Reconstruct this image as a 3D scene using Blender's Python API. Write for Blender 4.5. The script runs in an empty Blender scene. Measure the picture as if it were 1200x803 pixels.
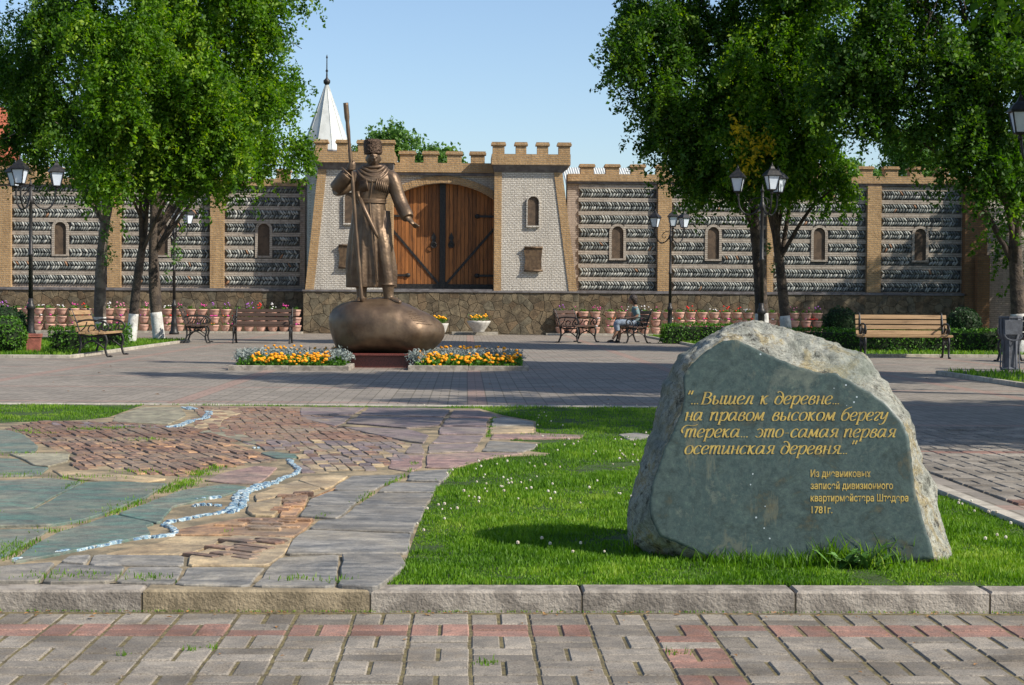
import bpy, bmesh, math, random
import numpy as np
from mathutils import Vector, Matrix, noise
random.seed(7); RNG = np.random.default_rng(7)
R = math.radians; PI = math.pi
S = bpy.context.scene
C = S.collection

# ------------------------------------------------------------------ camera
CAM = Vector((0, 0, 1.07)); FP = 2050.0
YAW, PITCH, ROLL = 0.0263, 0.0227, 0.0065
fwd = Vector((math.sin(YAW)*math.cos(PITCH), math.cos(YAW)*math.cos(PITCH), -math.sin(PITCH)))
r0 = Vector((math.cos(YAW), -math.sin(YAW), 0)); u0 = r0.cross(fwd)
rgt = r0*math.cos(ROLL) + u0*math.sin(ROLL); upv = u0*math.cos(ROLL) - r0*math.sin(ROLL)
cam_d = bpy.data.cameras.new('camera'); cam = bpy.data.objects.new('camera', cam_d); C.objects.link(cam)
cam.matrix_world = Matrix(((rgt.x, upv.x, -fwd.x, CAM.x), (rgt.y, upv.y, -fwd.y, CAM.y), (rgt.z, upv.z, -fwd.z, CAM.z), (0, 0, 0, 1)))
cam_d.sensor_width = 36; cam_d.lens = FP/1200*36; cam_d.clip_start = 0.1; cam_d.clip_end = 2000
S.camera = cam

# ------------------------------------------------------------------ sky, sun, exposure
SUN_EL, SUN_FRONT = 40.0, 27.0          # degrees; the sun stands to the right and a little behind the camera
sd = Vector((math.cos(R(SUN_EL))*math.cos(R(SUN_FRONT)), -math.cos(R(SUN_EL))*math.sin(R(SUN_FRONT)), math.sin(R(SUN_EL))))
W = bpy.data.worlds.new('World'); S.world = W; W.use_nodes = True
nt = W.node_tree; bg = nt.nodes['Background']
sky = nt.nodes.new('ShaderNodeTexSky'); sky.sky_type = 'NISHITA'; sky.sun_disc = False
sky.sun_elevation = R(SUN_EL); sky.sun_rotation = math.atan2(sd.x, sd.y)
sky.altitude = 600; sky.air_density = 1.0; sky.dust_density = 1.5; sky.ozone_density = 2.6
nt.links.new(sky.outputs[0], bg.inputs[0]); bg.inputs[1].default_value = 0.132
sl = bpy.data.lights.new('sun', 'SUN'); sl.energy = 5.0; sl.angle = R(0.5); sl.color = (1, .93, .82)
sun = bpy.data.objects.new('sun', sl); C.objects.link(sun)
sun.rotation_euler = (-sd).to_track_quat('-Z', 'Y').to_euler(); sun.location = (20, -10, 30)
S.view_settings.view_transform = 'Standard'; S.view_settings.look = 'None'
S.view_settings.exposure = 0.34; S.view_settings.gamma = 1

# ------------------------------------------------------------------ picture point -> place
def ray(u, v): return (fwd*FP + rgt*(u-600) + upv*(401.5-v)).normalized()
def hit(u, v, p0, n):
    d = ray(u, v); p0 = Vector(p0); n = Vector(n)
    return CAM + d*((p0-CAM).dot(n)/d.dot(n))
def G(u, v, z=0.0): return hit(u, v, (0, 0, z), (0, 0, 1))          # on the ground
def P(u, v, Y): return hit(u, v, (0, Y, 0), (0, 1, 0))              # on an upright plane at depth Y

# ------------------------------------------------------------------ object helpers
def tag(o, label=None, cat=None, group=None, kind=None):
    if label: o['label'] = label
    if cat: o['category'] = cat
    if group: o['group'] = group
    if kind: o['kind'] = kind
    return o
def thing(name, label, cat, loc=(0, 0, 0), rz=0, group=None):
    o = bpy.data.objects.new(name, None); C.objects.link(o); o.empty_display_size = .1
    o.location = loc; o.rotation_euler = (0, 0, rz)
    return tag(o, label, cat, group)
def link(name, me, parent=None, loc=None, rz=0, world=False):
    o = bpy.data.objects.new(name, me); C.objects.link(o)
    if parent is not None: o.parent = parent
    if world and parent is not None: o.location = -Vector(parent.location)
    if loc is not None: o.location = loc
    if rz: o.rotation_euler = (0, 0, rz)
    return o
class MB:
    def __init__(s): s.v = []; s.f = []
    def add(s, vs, fs):
        b = len(s.v); s.v += [tuple(p) for p in vs]; s.f += [tuple(b+i for i in f) for f in fs]
    def box(s, x0, x1, y0, y1, z0, z1, top=None, bottom=True):
        vs = [(x0,y0,z0),(x1,y0,z0),(x1,y1,z0),(x0,y1,z0),(x0,y0,z1),(x1,y0,z1),(x1,y1,z1),(x0,y1,z1)]
        if top: vs[4:] = [(x0+top,y0+top,z1),(x1-top,y0+top,z1),(x1-top,y1-top,z1),(x0+top,y1-top,z1)]
        fs = [(4,5,6,7),(0,1,5,4),(1,2,6,5),(2,3,7,6),(3,0,4,7)]
        if bottom: fs.append((3,2,1,0))
        s.add(vs, fs)
    def bevbox(s, x0, x1, y0, y1, z0, z1, b):
        o = [(x0,y0),(x1,y0),(x1,y1),(x0,y1)]; i = [(x0+b,y0+b),(x1-b,y0+b),(x1-b,y1-b),(x0+b,y1-b)]
        vs = [(x,y,z0) for x,y in o]+[(x,y,z1-b) for x,y in o]+[(x,y,z1) for x,y in i]
        fs = [(8,9,10,11)]
        for k in range(4):
            j = (k+1) % 4; fs += [(k,j,4+j,4+k),(4+k,4+j,8+j,8+k)]
        s.add(vs, fs)
    def prism(s, pts, z0, z1, bev=0):
        """pts: 2D outline counter-clockwise, extruded up; bev insets the top"""
        n = len(pts); cx = sum(p[0] for p in pts)/n; cy = sum(p[1] for p in pts)/n
        vs = [(x,y,z0) for x,y in pts]+[(x,y,z1-bev) for x,y in pts]; fs = []
        for k in range(n): j = (k+1) % n; fs.append((k,j,n+j,n+k))
        if bev:
            q = []
            for x,y in pts:
                d = math.hypot(x-cx,y-cy) or 1; q.append((x-(x-cx)/d*bev*1.3, y-(y-cy)/d*bev*1.3, z1))
            vs += q
            for k in range(n): j = (k+1) % n; fs.append((n+k,n+j,2*n+j,2*n+k))
            fs.append(tuple(range(2*n,3*n)))
        else: fs.append(tuple(range(n,2*n)))
        s.add(vs, fs)
    def plate(s, pts, y0, y1):
        """pts: (x,z) outline, front at y0 (towards camera), back y1"""
        n = len(pts)
        vs = [(x,y0,z) for x,z in pts]+[(x,y1,z) for x,z in pts]
        fs = [tuple(range(n)), tuple(reversed(range(n,2*n)))]
        for k in range(n): j = (k+1) % n; fs.append((j,k,n+k,n+j))
        s.add(vs, fs)
    def tube(s, pts, rad, n=8, cap=True, flat=1.0):
        pts = [Vector(p) for p in pts]; m = len(pts)
        if not hasattr(rad, '__len__'): rad = [rad]*m
        vs = []; ref = Vector((0,0,1))
        t0 = (pts[1]-pts[0]).normalized()
        if abs(t0.z) > .9: ref = Vector((0,1,0))
        a = t0.cross(ref).normalized()
        for i in range(m):
            t = (pts[min(i+1,m-1)]-pts[max(i-1,0)]).normalized()
            a = (a - t*a.dot(t)).normalized(); b = t.cross(a)
            for k in range(n):
                th = 2*PI*k/n; vs.append(pts[i]+a*(math.cos(th)*rad[i])+b*(math.sin(th)*rad[i]*flat))
        fs = []
        for i in range(m-1):
            for k in range(n):
                j = (k+1) % n; fs.append((i*n+k,i*n+j,(i+1)*n+j,(i+1)*n+k))
        if cap: fs += [tuple(reversed(range(n))), tuple(range((m-1)*n, m*n))]
        s.add(vs, fs)
    def lathe(s, prof, n=16, c=(0,0,0), rot=0, sq=None):
        """prof: (r,z) list bottom to top"""
        vs = []; m = len(prof)
        for r,z in prof:
            for k in range(n):
                th = 2*PI*k/n+rot; vs.append((c[0]+r*math.cos(th), c[1]+r*math.sin(th), c[2]+z))
        fs = [(i*n+k,i*n+(k+1)%n,(i+1)*n+(k+1)%n,(i+1)*n+k) for i in range(m-1) for k in range(n)]
        fs += [tuple(reversed(range(n))), tuple(range((m-1)*n,m*n))]
        s.add(vs, fs)
    def ball(s, c, r, n=8, m=5, sc=(1,1,1)):
        prof = [(max(r*math.sin(PI*i/m),1e-4), -r*math.cos(PI*i/m)) for i in range(m+1)]
        vs = []
        for pr,z in prof:
            for k in range(n): th = 2*PI*k/n; vs.append((c[0]+pr*math.cos(th)*sc[0], c[1]+pr*math.sin(th)*sc[1], c[2]+z*sc[2]))
        s.add(vs, [(i*n+k,i*n+(k+1)%n,(i+1)*n+(k+1)%n,(i+1)*n+k) for i in range(m) for k in range(n)])
    def mesh(s, m=None, smooth=False, name='mesh'):
        me = bpy.data.meshes.new(name); me.from_pydata(s.v, [], s.f)
        if m: me.materials.append(m)
        if smooth: me.polygons.foreach_set('use_smooth', [True]*len(me.polygons))
        me.update(); return me
    def obj(s, name, m, parent=None, smooth=False, **k):
        return link(name, s.mesh(m, smooth, name), parent, **k)
def copy_tree(o, parent=None):
    c = o.copy(); C.objects.link(c)
    if parent is not None: c.parent = parent
    for ch in list(o.children): copy_tree(ch, c)
    return c
def np_mesh(name, verts, quads, m, attr=None, smooth=False):
    me = bpy.data.meshes.new(name); verts = np.asarray(verts, dtype=np.float32).reshape(-1,3); q = np.asarray(quads, dtype=np.int32)
    k = q.shape[1]
    me.vertices.add(len(verts)); me.vertices.foreach_set('co', verts.ravel())
    me.loops.add(q.size); me.loops.foreach_set('vertex_index', q.ravel())
    me.polygons.add(len(q)); me.polygons.foreach_set('loop_start', np.arange(0, q.size, k, dtype=np.int32))
    if attr is not None:
        a = me.attributes.new('tone', 'FLOAT', 'POINT'); a.data.foreach_set('value', np.asarray(attr, dtype=np.float32))
    me.materials.append(m); me.update(calc_edges=True)
    if smooth: me.polygons.foreach_set('use_smooth', [True]*len(me.polygons))
    return me
def remesh(parts, voxel, name, m, smooth_it=4, disp=None):
    """join closed shells into one continuous surface"""
    me = parts.mesh(None, False, 'tmp'); o = bpy.data.objects.new('tmp', me); C.objects.link(o)
    md = o.modifiers.new('r', 'REMESH'); md.mode = 'VOXEL'; md.voxel_size = voxel
    if smooth_it:
        ms = o.modifiers.new('s', 'SMOOTH'); ms.factor = .5; ms.iterations = smooth_it
    dg = bpy.context.evaluated_depsgraph_get(); ev = o.evaluated_get(dg)
    out = bpy.data.meshes.new_from_object(ev); bpy.data.objects.remove(o); bpy.data.meshes.remove(me)
    out.name = name; out.materials.clear(); out.materials.append(m)
    if disp:
        n = len(out.vertices); co = np.empty(n*3); out.vertices.foreach_get('co', co); co = co.reshape(-1,3)
        nr = np.empty(n*3); out.vertices.foreach_get('normal', nr); nr = nr.reshape(-1,3)
        d = np.array([disp(Vector(c)) for c in co]); co += nr*d[:,None]; out.vertices.foreach_set('co', co.ravel())
    out.polygons.foreach_set('use_smooth', [True]*len(out.polygons)); out.update()
    return out
def smooth_curve(pts, n=6):
    pts = [Vector(p) for p in pts]; out = []
    for i in range(len(pts)-1):
        p0 = pts[max(i-1,0)]; p1 = pts[i]; p2 = pts[i+1]; p3 = pts[min(i+2,len(pts)-1)]
        for k in range(n):
            t = k/n
            out.append(.5*((2*p1)+(p2-p0)*t+(2*p0-5*p1+4*p2-p3)*t*t+(3*p1-p0-3*p2+p3)*t**3))
    out.append(pts[-1]); return out

# ------------------------------------------------------------------ materials
class NT:
    def __init__(s, name, rough=.8, metal=0, spec=.5):
        s.m = bpy.data.materials.new(name); s.m.use_nodes = True; s.t = s.m.node_tree
        s.b = s.t.nodes['Principled BSDF']; s.b.inputs['Roughness'].default_value = rough
        s.b.inputs['Metallic'].default_value = metal; s.b.inputs['Specular IOR Level'].default_value = spec
    def n(s, typ, **k):
        x = s.t.nodes.new('ShaderNode'+typ)
        for a, b in k.items(): setattr(x, a, b)
        return x
    def L(s, a, b): s.t.links.new(a, b)
    def set(s, sock, val):
        if hasattr(val, 'is_linked') or hasattr(val, 'links'): s.L(val, sock)
        else: sock.default_value = val
    def math(s, op, a, b=None, c=None):
        x = s.n('Math', operation=op); s.set(x.inputs[0], a)
        if b is not None: s.set(x.inputs[1], b)
        if c is not None: s.set(x.inputs[2], c)
        return x.outputs[0]
    def mix(s, f, a, b, blend='MIX'):
        x = s.n('Mix', data_type='RGBA', blend_type=blend); s.set(x.inputs[0], f)
        s.set(x.inputs[6], a if hasattr(a, 'links') else (*a, 1)); s.set(x.inputs[7], b if hasattr(b, 'links') else (*b, 1))
        return x.outputs[2]
    def coord(s, kind='Object'):
        return s.n('TexCoord').outputs[kind] if kind != 'World' else s.n('NewGeometry').outputs['Position']
    def noise(s, vec, scale, detail=6, rough=.6, dist=0):
        x = s.n('TexNoise'); x.inputs['Scale'].default_value = scale; x.inputs['Detail'].default_value = detail
        x.inputs['Roughness'].default_value = rough; x.inputs['Distortion'].default_value = dist; s.L(vec, x.inputs['Vector']); return x.outputs[0]
    def ramp(s, f, stops):
        x = s.n('ValToRGB'); e = x.color_ramp.elements; s.L(f, x.inputs[0])
        while len(e) < len(stops): e.new(.5)
        for i, (p, c) in enumerate(stops): e[i].position = p; e[i].color = (*c, 1) if len(c) == 3 else c
        return x.outputs[0]
    def bump(s, h, strength=.5, dist=.01, prev=None):
        x = s.n('Bump'); x.inputs['Strength'].default_value = strength; x.inputs['Distance'].default_value = dist
        s.L(h, x.inputs['Height'])
        if prev: s.L(prev, x.inputs['Normal'])
        s.L(x.outputs[0], s.b.inputs['Normal']); return x.outputs[0]
    def col(s, c): s.set(s.b.inputs['Base Color'], c if hasattr(c, 'links') else (*c, 1)); return s
def mul(c, k): return tuple(min(1, x*k) for x in c)
def simple(name, c1, c2=None, scale=6, rough=.8, bump=.4, bd=.01, metal=0, spec=.4, vary=.0, bscale=None, kind='Object', detail=6, mid=(.43,.57)):
    k = NT(name, rough, metal, spec); v = k.coord(kind)
    c2 = c2 or mul(c1, .7)
    c = k.ramp(k.noise(v, scale, detail), [(mid[0], c1), (mid[1], c2)])
    if vary:
        r = k.n('ObjectInfo').outputs['Random']
        f = k.math('MULTIPLY_ADD', r, vary*2, 1-vary)
        hs = k.n('HueSaturation'); k.L(f, hs.inputs['Value']); k.L(c, hs.inputs['Color']); c = hs.outputs[0]
    k.col(c)
    if bump: k.bump(k.noise(v, bscale or scale*6, 5), bump, bd)
    return k.m
def leafmat(name, c1, c2, c3=None, trans=.35):
    k = NT(name, .55, 0, .35)
    a = k.n('Attribute', attribute_name='tone').outputs['Fac']
    stops = [(0, c1), (.6, c2)] + ([(1, c3)] if c3 else [])
    c = k.ramp(a, stops); k.col(c)
    tr = k.n('BsdfTranslucent'); hs = k.n('HueSaturation'); hs.inputs['Value'].default_value = 1.5; hs.inputs['Saturation'].default_value = 1.1
    k.L(c, hs.inputs['Color']); k.L(hs.outputs[0], tr.inputs['Color'])
    mx = k.n('MixShader'); mx.inputs[0].default_value = trans
    k.L(k.b.outputs[0], mx.inputs[1]); k.L(tr.outputs[0], mx.inputs[2]); k.L(mx.outputs[0], k.t.nodes['Material Output'].inputs[0])
    return k.m
def brickmat(name, cols, mortar, bw, bh, msize=.01, bump=.6, bd=.012, rough=.85, rough_b=12):
    k = NT(name, rough, 0, .25); p = k.coord('World'); sp = k.n('SeparateXYZ'); k.L(p, sp.inputs[0])
    cb = k.n('CombineXYZ'); k.L(k.math('ADD', sp.outputs[0], sp.outputs[1]), cb.inputs[0]); k.L(sp.outputs[2], cb.inputs[1])
    b = k.n('TexBrick'); b.inputs['Scale'].default_value = 1; b.inputs['Brick Width'].default_value = bw; b.inputs['Row Height'].default_value = bh
    b.inputs['Mortar Size'].default_value = msize; b.inputs['Mortar Smooth'].default_value = .3; b.offset = .5
    b.inputs['Color1'].default_value = (*cols[0],1); b.inputs['Color2'].default_value = (*cols[1],1); b.inputs['Mortar'].default_value = (*mortar,1)
    k.L(cb.outputs[0], b.inputs[0])
    n1 = k.noise(p, .9, 5); n2 = k.noise(p, rough_b, 3)
    mp = k.n('Mapping'); mp.inputs['Scale'].default_value = (2.2,2.2,.28); k.L(p, mp.inputs[0]); n3 = k.noise(mp.outputs[0], 1.6, 6, .7)
    c = k.mix(k.math('MULTIPLY', n1, .55), b.outputs[0], mul(cols[1], .62), 'MIX'); c = k.mix(.55, c, k.ramp(n3, [(.3,(.55,.52,.5)),(.5,(1,1,1)),(.7,(1.15,1.13,1.1))]), 'MULTIPLY')
    c = k.mix(.35, c, k.ramp(n2, [(.3,(.55,.5,.45)),(.7,(1.2,1.15,1.1))]), 'MULTIPLY'); k.col(c)
    h = k.math('ADD', k.math('MULTIPLY', b.outputs[1], -1), k.math('MULTIPLY', n2, .9)); k.bump(h, bump, bd)
    return k.m

M = {}
M['orange_brick'] = brickmat('orange_brick', [(.55,.365,.18),(.45,.285,.135)], (.42,.33,.23), .20, .065, .012, 1, .02)
M['pale_brick'] = brickmat('pale_brick', [(.76,.73,.66),(.66,.62,.55)], (.42,.38,.32), .15, .062, .014, 1, .03, rough_b=16)
M['pink_brick'] = brickmat('pink_brick', [(.48,.40,.33),(.40,.33,.27)], (.28,.23,.19), .26, .07, .012)
M['brown_brick'] = brickmat('brown_brick', [(.30,.17,.08),(.24,.13,.06)], (.17,.12,.08), .26, .075, .012)
M['course_brick'] = brickmat('course_brick', [(.50,.45,.38),(.42,.37,.31)], (.27,.23,.19), .26, .07, .012)
M['cornice'] = simple('cornice', (.17,.16,.16), (.11,.1,.1), 4, .8)
M['niche'] = simple('niche', (.115,.078,.05), (.075,.052,.035), 5)
k = NT('cobble', .7, 0, .35); at = k.n('Attribute', attribute_name='tone').outputs['Fac']
k.col(k.ramp(at, [(0,(.08,.088,.086)),(.35,(.15,.16,.15)),(.62,(.25,.265,.245)),(.93,(.42,.42,.38)),(.97,(.30,.17,.10))])); k.bump(k.noise(k.coord(),30,3),.3,.01); M['cobble'] = k.m
M['plinth_mortar'] = simple('plinth_mortar', (.15,.12,.08), (.11,.085,.055), 10); M['band_bed'] = simple('band_bed', (.10,.098,.09), (.06,.06,.057), 10)
for i, c in enumerate([(.165,.125,.075),(.18,.135,.08),(.15,.115,.07),(.19,.15,.092),(.155,.13,.085),(.165,.115,.065)]):
    M['plinth%d' % i] = simple('plinth_stone', c, mul(c,.55), 5, .85, .7, .02, vary=.12)
M['iron'] = simple('black_iron', (.018,.018,.02), (.035,.033,.03), 20, .45, .15, metal=.3)
M['lantern_glass'] = simple('opal_pane', (.62,.68,.74), (.55,.61,.68), 3, .35, 0)
M['white_roof'] = simple('white_sheet_roof', (.56,.57,.54), (.48,.49,.46), 2, .75, .1)
M['red_tile'] = simple('red_tile', (.42,.12,.06), (.3,.08,.04), 6, .8)
M['kerb'] = simple('kerb_concrete', (.34,.30,.25), (.20,.175,.145), 9, .9, .7, .012, vary=.12, bscale=70)
M['kerb_yellow'] = simple('kerb_sandstone', (.33,.265,.17), (.20,.16,.10), 7, .9, .7, .012, bscale=70)
M['kerb_pale'] = simple('kerb_pale', (.42,.38,.31), (.30,.27,.22), 8, .9, .4, vary=.1)
def speckle(name, c, c2, vary):
    k = NT(name, .88, 0, .3); v = k.coord('World')
    a = k.ramp(k.noise(v, 14, 6), [(.43,c),(.57,c2)]); b = k.ramp(k.noise(v, 170, 3), [(.36,(.5,.48,.46)),(.5,(1,1,1)),(.64,(1.4,1.38,1.34))]); a = k.mix(.7, a, k.ramp(k.noise(v, 3.5, 8, .7), [(.40,(.55,.52,.48)),(.5,(1,1,1)),(.62,(1.2,1.19,1.17))]), 'MULTIPLY')
    a = k.mix(.8, a, b, 'MULTIPLY'); r = k.n('ObjectInfo').outputs['Random']
    hs = k.n('HueSaturation'); k.L(k.math('MULTIPLY_ADD', r, vary*2, 1-vary), hs.inputs['Value']); k.L(a, hs.inputs['Color']); k.col(hs.outputs[0])
    k.bump(k.noise(v, 180, 4), .5, .004); return k.m
M['paver'] = speckle('grey_paver', (.255,.225,.185), (.175,.158,.135), .26)
M['paver_red'] = speckle('red_paver', (.275,.155,.12), (.19,.12,.098), .25)
M['moss_joint'] = simple('mossy_joint', (.20,.165,.075), (.11,.09,.05), 30, .95, .8, .01, kind='World')

def plaza_mat():
    k = NT('plaza_paving', .8, 0, .35); p = k.coord('World'); sp = k.n('SeparateXYZ'); k.L(p, sp.inputs[0])
    x = k.math('DIVIDE', k.math('SUBTRACT', sp.outputs[0], 0.02), .21); y = k.math('DIVIDE', k.math('ADD', sp.outputs[1], -.06), .21)
    ix = k.math('FLOOR', x); iy = k.math('FLOOR', y); fx = k.math('FRACT', x); fy = k.math('FRACT', y)
    par = k.math('MODULO', k.math('ABSOLUTE', k.math('ADD', ix, iy)), 2)
    e = lambda f, w: k.math('LESS_THAN', k.math('ABSOLUTE', k.math('SUBTRACT', f, .5)), w)
    ex = k.math('GREATER_THAN', k.math('ABSOLUTE', k.math('SUBTRACT', fx, .5)), .468)
    ey = k.math('GREATER_THAN', k.math('ABSOLUTE', k.math('SUBTRACT', fy, .5)), .485)
    inner = k.math('ADD', k.math('MULTIPLY', par, e(fx,.03)), k.math('MULTIPLY', k.math('SUBTRACT', 1, par), e(fy,.02)))
    j = k.math('MINIMUM', k.math('ADD', k.math('ADD', ex, ey), inner), 1)
    cb = k.n('CombineXYZ'); k.L(ix, cb.inputs[0]); k.L(iy, cb.inputs[1])
    wn = k.n('TexWhiteNoise', noise_dimensions='2D'); k.L(cb.outputs[0], wn.inputs[0])
    big = k.noise(p, .5, 9, .75); fine = k.noise(p, 60, 3)
    c = k.ramp(wn.outputs[0], [(0,(.19,.17,.145)),(1,(.27,.24,.205))])
    def band(i, per, off, w): return k.math('LESS_THAN', k.math('MODULO', k.math('ADD', i, 10000+off), per), w)
    red = k.math('MAXIMUM', band(iy, 15, 7, 1), band(ix, 15, 5, 1))
    c = k.mix(k.math('MULTIPLY', red, .38), c, (.36,.19,.15))
    c = k.mix(.5, c, k.ramp(big, [(.3,(.62,.6,.56)),(.66,(1.25,1.2,1.13))]), 'MULTIPLY')
    c = k.mix(.3, c, k.ramp(fine, [(.3,(.6,.6,.6)),(.7,(1.3,1.3,1.3))]), 'MULTIPLY')
    c = k.mix(k.math('MULTIPLY', j, .75), c, (.10,.085,.055)); k.col(c)
    k.bump(k.math('SUBTRACT', k.math('MULTIPLY', fine, .4), j), .6, .006); return k.m
M['plaza'] = plaza_mat()
M['turf'] = simple('turf_soil', (.045,.085,.012), (.03,.05,.012), 9, .95, .8, .02, kind='World')
M['grass'] = leafmat('grass_blades', (.055,.14,.006), (.13,.265,.012), (.26,.37,.045), .38)
M['leaf'] = leafmat('tree_leaves', (.035,.10,.005), (.11,.235,.010), (.30,.42,.04), .48)
M['leaf_dark'] = leafmat('dark_leaves', (.022,.068,.006), (.065,.155,.010), (.19,.30,.028), .42)
M['leaf_far'] = leafmat('far_leaves', (.05,.12,.02), (.11,.22,.04), (.18,.30,.07), .4)
M['leaf_yellow'] = leafmat('yellow_leaves', (.16,.18,.01), (.52,.38,.015), (.7,.5,.03), .45)
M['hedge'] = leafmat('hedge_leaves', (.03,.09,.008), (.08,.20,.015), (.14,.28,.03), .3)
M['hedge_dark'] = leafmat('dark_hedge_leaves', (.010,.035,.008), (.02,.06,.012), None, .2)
M['core'] = simple('foliage_core', (.012,.026,.006), (.008,.016,.004), 4, .95)
M['bark'] = simple('bark', (.10,.075,.055), (.045,.035,.028), 5, .95, 1, .04, bscale=22)
M['bark_pale'] = simple('pale_bark', (.20,.165,.13), (.10,.08,.065), 4, .95, 1, .03, bscale=22)
M['whitewash'] = simple('whitewash', (.62,.61,.57), (.45,.43,.40), 7, .9, .6, .02)
k = NT('bronze', .45, .6, .5); v = k.coord()
k.col(k.ramp(k.noise(v, 3.2, 7, .65), [(.3,(.085,.058,.040)),(.45,(.125,.083,.053)),(.58,(.165,.112,.069)),(.72,(.15,.11,.075))])); k.bump(k.noise(v, 26, 4), .16, .012)
k.set(k.b.inputs['Roughness'], k.math('MULTIPLY_ADD', k.noise(v, 7, 4), .3, .34)); M['bronze'] = k.m
M['bronze_wool'] = simple('bronze_wool', (.12,.080,.055), (.055,.036,.025), 26, .55, 1, .03, metal=.7, bscale=34)
M['plaque'] = simple('plaque_bronze', (.16,.105,.06), (.10,.065,.04), 9, .55, .4, metal=.4)
M['granite_red'] = simple('red_granite', (.17,.045,.035), (.09,.028,.024), 60, .3, .1)
M['soil'] = simple('soil', (.05,.035,.02), (.03,.02,.012), 12, .95)
M['marigold'] = simple('marigold', (.88,.46,.01), (.85,.30,.005), 20, .7, .6, vary=.1)
M['silver_leaf'] = leafmat('silver_leaves', (.18,.22,.20), (.27,.31,.29), (.38,.41,.40), .15)
M['pot'] = simple('pink_pot', (.54,.33,.26), (.42,.24,.18), 6, .85, .4, .01, vary=.12)
for nme, c in (('red', (.75,.03,.02)), ('magenta', (.65,.06,.30)), ('violet', (.42,.13,.55)), ('white', (.8,.78,.78)), ('pink', (.75,.25,.38)), ('orange', (.85,.25,.03))):
    M['fl_'+nme] = simple(nme+'_petals', c, mul(c,.8), 10, .7, 0)
def woodmat(name, c1, c2, sc=(2,2,30), vary=.15, rough=.6):
    k = NT(name, rough, 0, .4); v = k.coord(); mp = k.n('Mapping'); mp.inputs['Scale'].default_value = sc; k.L(v, mp.inputs[0])
    r = k.n('ObjectInfo').outputs['Random']; ad = k.n('VectorMath', operation='ADD'); k.L(mp.outputs[0], ad.inputs[0])
    cb = k.n('CombineXYZ'); k.L(k.math('MULTIPLY', r, 37), cb.inputs[0]); k.L(k.math('MULTIPLY', r, 71), cb.inputs[1]); k.L(cb.outputs[0], ad.inputs[1])
    n = k.noise(ad.outputs[0], 1.5, 8, .65, .8); c = k.ramp(n, [(.3,c1),(.5,mul(c1,.8)),(.68,c2)])
    hs = k.n('HueSaturation'); k.L(k.math('MULTIPLY_ADD', r, vary*2, 1-vary), hs.inputs['Value']); k.L(c, hs.inputs['Color']); k.col(hs.outputs[0])
    k.bump(n, .4, .006); return k.m
M['gate_wood'] = woodmat('gate_wood', (.30,.115,.03), (.08,.032,.012), (9,9,.9), .34)
M['slat_wood'] = woodmat('bench_slat_wood', (.38,.24,.12), (.17,.10,.045), (1,14,14), .2)
M['slat_dark'] = woodmat('dark_bench_slat', (.085,.05,.035), (.04,.024,.018), (1,14,14), .15)
M['bin_red'] = simple('red_bin', (.36,.12,.085), (.25,.085,.06), 8, .7)
M['bin_grey'] = simple('grey_bin', (.10,.11,.13), (.07,.075,.09), 8, .6)
M['bowl'] = simple('concrete_bowl', (.55,.53,.48), (.42,.40,.36), 10, .85, .4)
M['soffit'] = M['kerb_pale']

# ================================================================== GROUND
def sheet(name, x0, x1, y0, y1, z, m, parent=None):
    b = MB(); b.add([(x0,y0,z),(x1,y0,z),(x1,y1,z),(x0,y1,z)], [(0,1,2,3)]); return tag(b.obj(name, m, parent), kind='structure')
def clip(poly, a, b, c):
    """keep a*x+b*y<=c"""
    out = []
    for i in range(len(poly)):
        p, q = poly[i], poly[(i+1) % len(poly)]; dp = a*p[0]+b*p[1]-c; dq = a*q[0]+b*q[1]-c
        if dp <= 0: out.append(p)
        if dp*dq < 0: t = dp/(dp-dq); out.append((p[0]+(q[0]-p[0])*t, p[1]+(q[1]-p[1])*t))
    return out
def voronoi(x0, x1, y0, y1, s, jit=.8, gap=.012, sx=1, rnd=random):
    nx = max(1, int((x1-x0)/(s*sx))); ny = max(1, int((y1-y0)/s)); dx = (x1-x0)/nx; dy = (y1-y0)/ny
    pt = {}
    for i in range(-1, nx+1):
        for j in range(-1, ny+1):
            pt[i,j] = (x0+(i+.5+(rnd.random()-.5)*jit)*dx, y0+(j+.5+(rnd.random()-.5)*jit)*dy)
    cells = []
    for i in range(nx):
        for j in range(ny):
            p = pt[i,j]; poly = [(x0,y0),(x1,y0),(x1,y1),(x0,y1)]
            poly = [(max(x0,min(x1,p[0]+a*dx*2.2)), max(y0,min(y1,p[1]+b*dy*2.2))) for a,b in ((-1,-1),(1,-1),(1,1),(-1,1))]
            for di in (-2,-1,0,1,2):
                for dj in (-2,-1,0,1,2):
                    q = pt.get((i+di,j+dj))
                    if q is None or (di == 0 and dj == 0): continue
                    a, b = q[0]-p[0], q[1]-p[1]; L = math.hypot(a,b)
                    poly = clip(poly, a/L, b/L, (a*(p[0]+q[0])+b*(p[1]+q[1]))/2/L-gap/2)
                    if len(poly) < 3: break
                if len(poly) < 3: break
            if len(poly) >= 3: cells.append(poly)
    return cells
def inside(p, poly):
    x, y = p[0], p[1]; c = False; n = len(poly)
    for i in range(n):
        x1, y1 = poly[i][0], poly[i][1]; x2, y2 = poly[(i+1)%n][0], poly[(i+1)%n][1]
        if (y1 > y) != (y2 > y) and x < (x2-x1)*(y-y1)/(y2-y1)+x1: c = not c
    return c

sheet('ground', -300, 300, -60, 900, -.16, M['turf'])
YK = 6.43                                                     # front face of the kerb
LX, LY0, LY1 = 2.68, YK+.15, 17.85                            # lawn: right edge, near edge, far edge
pl = MB()
for x0,x1,y0,y1 in ((-60,60,LY1+.08,62),(LX+.10,60,YK,LY1+.08)): pl.add([(x0,y0,0),(x1,y0,0),(x1,y1,0),(x0,y1,0)],[(0,1,2,3)])
plaza = tag(pl.obj('plaza', M['plaza']), kind='structure')
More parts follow.
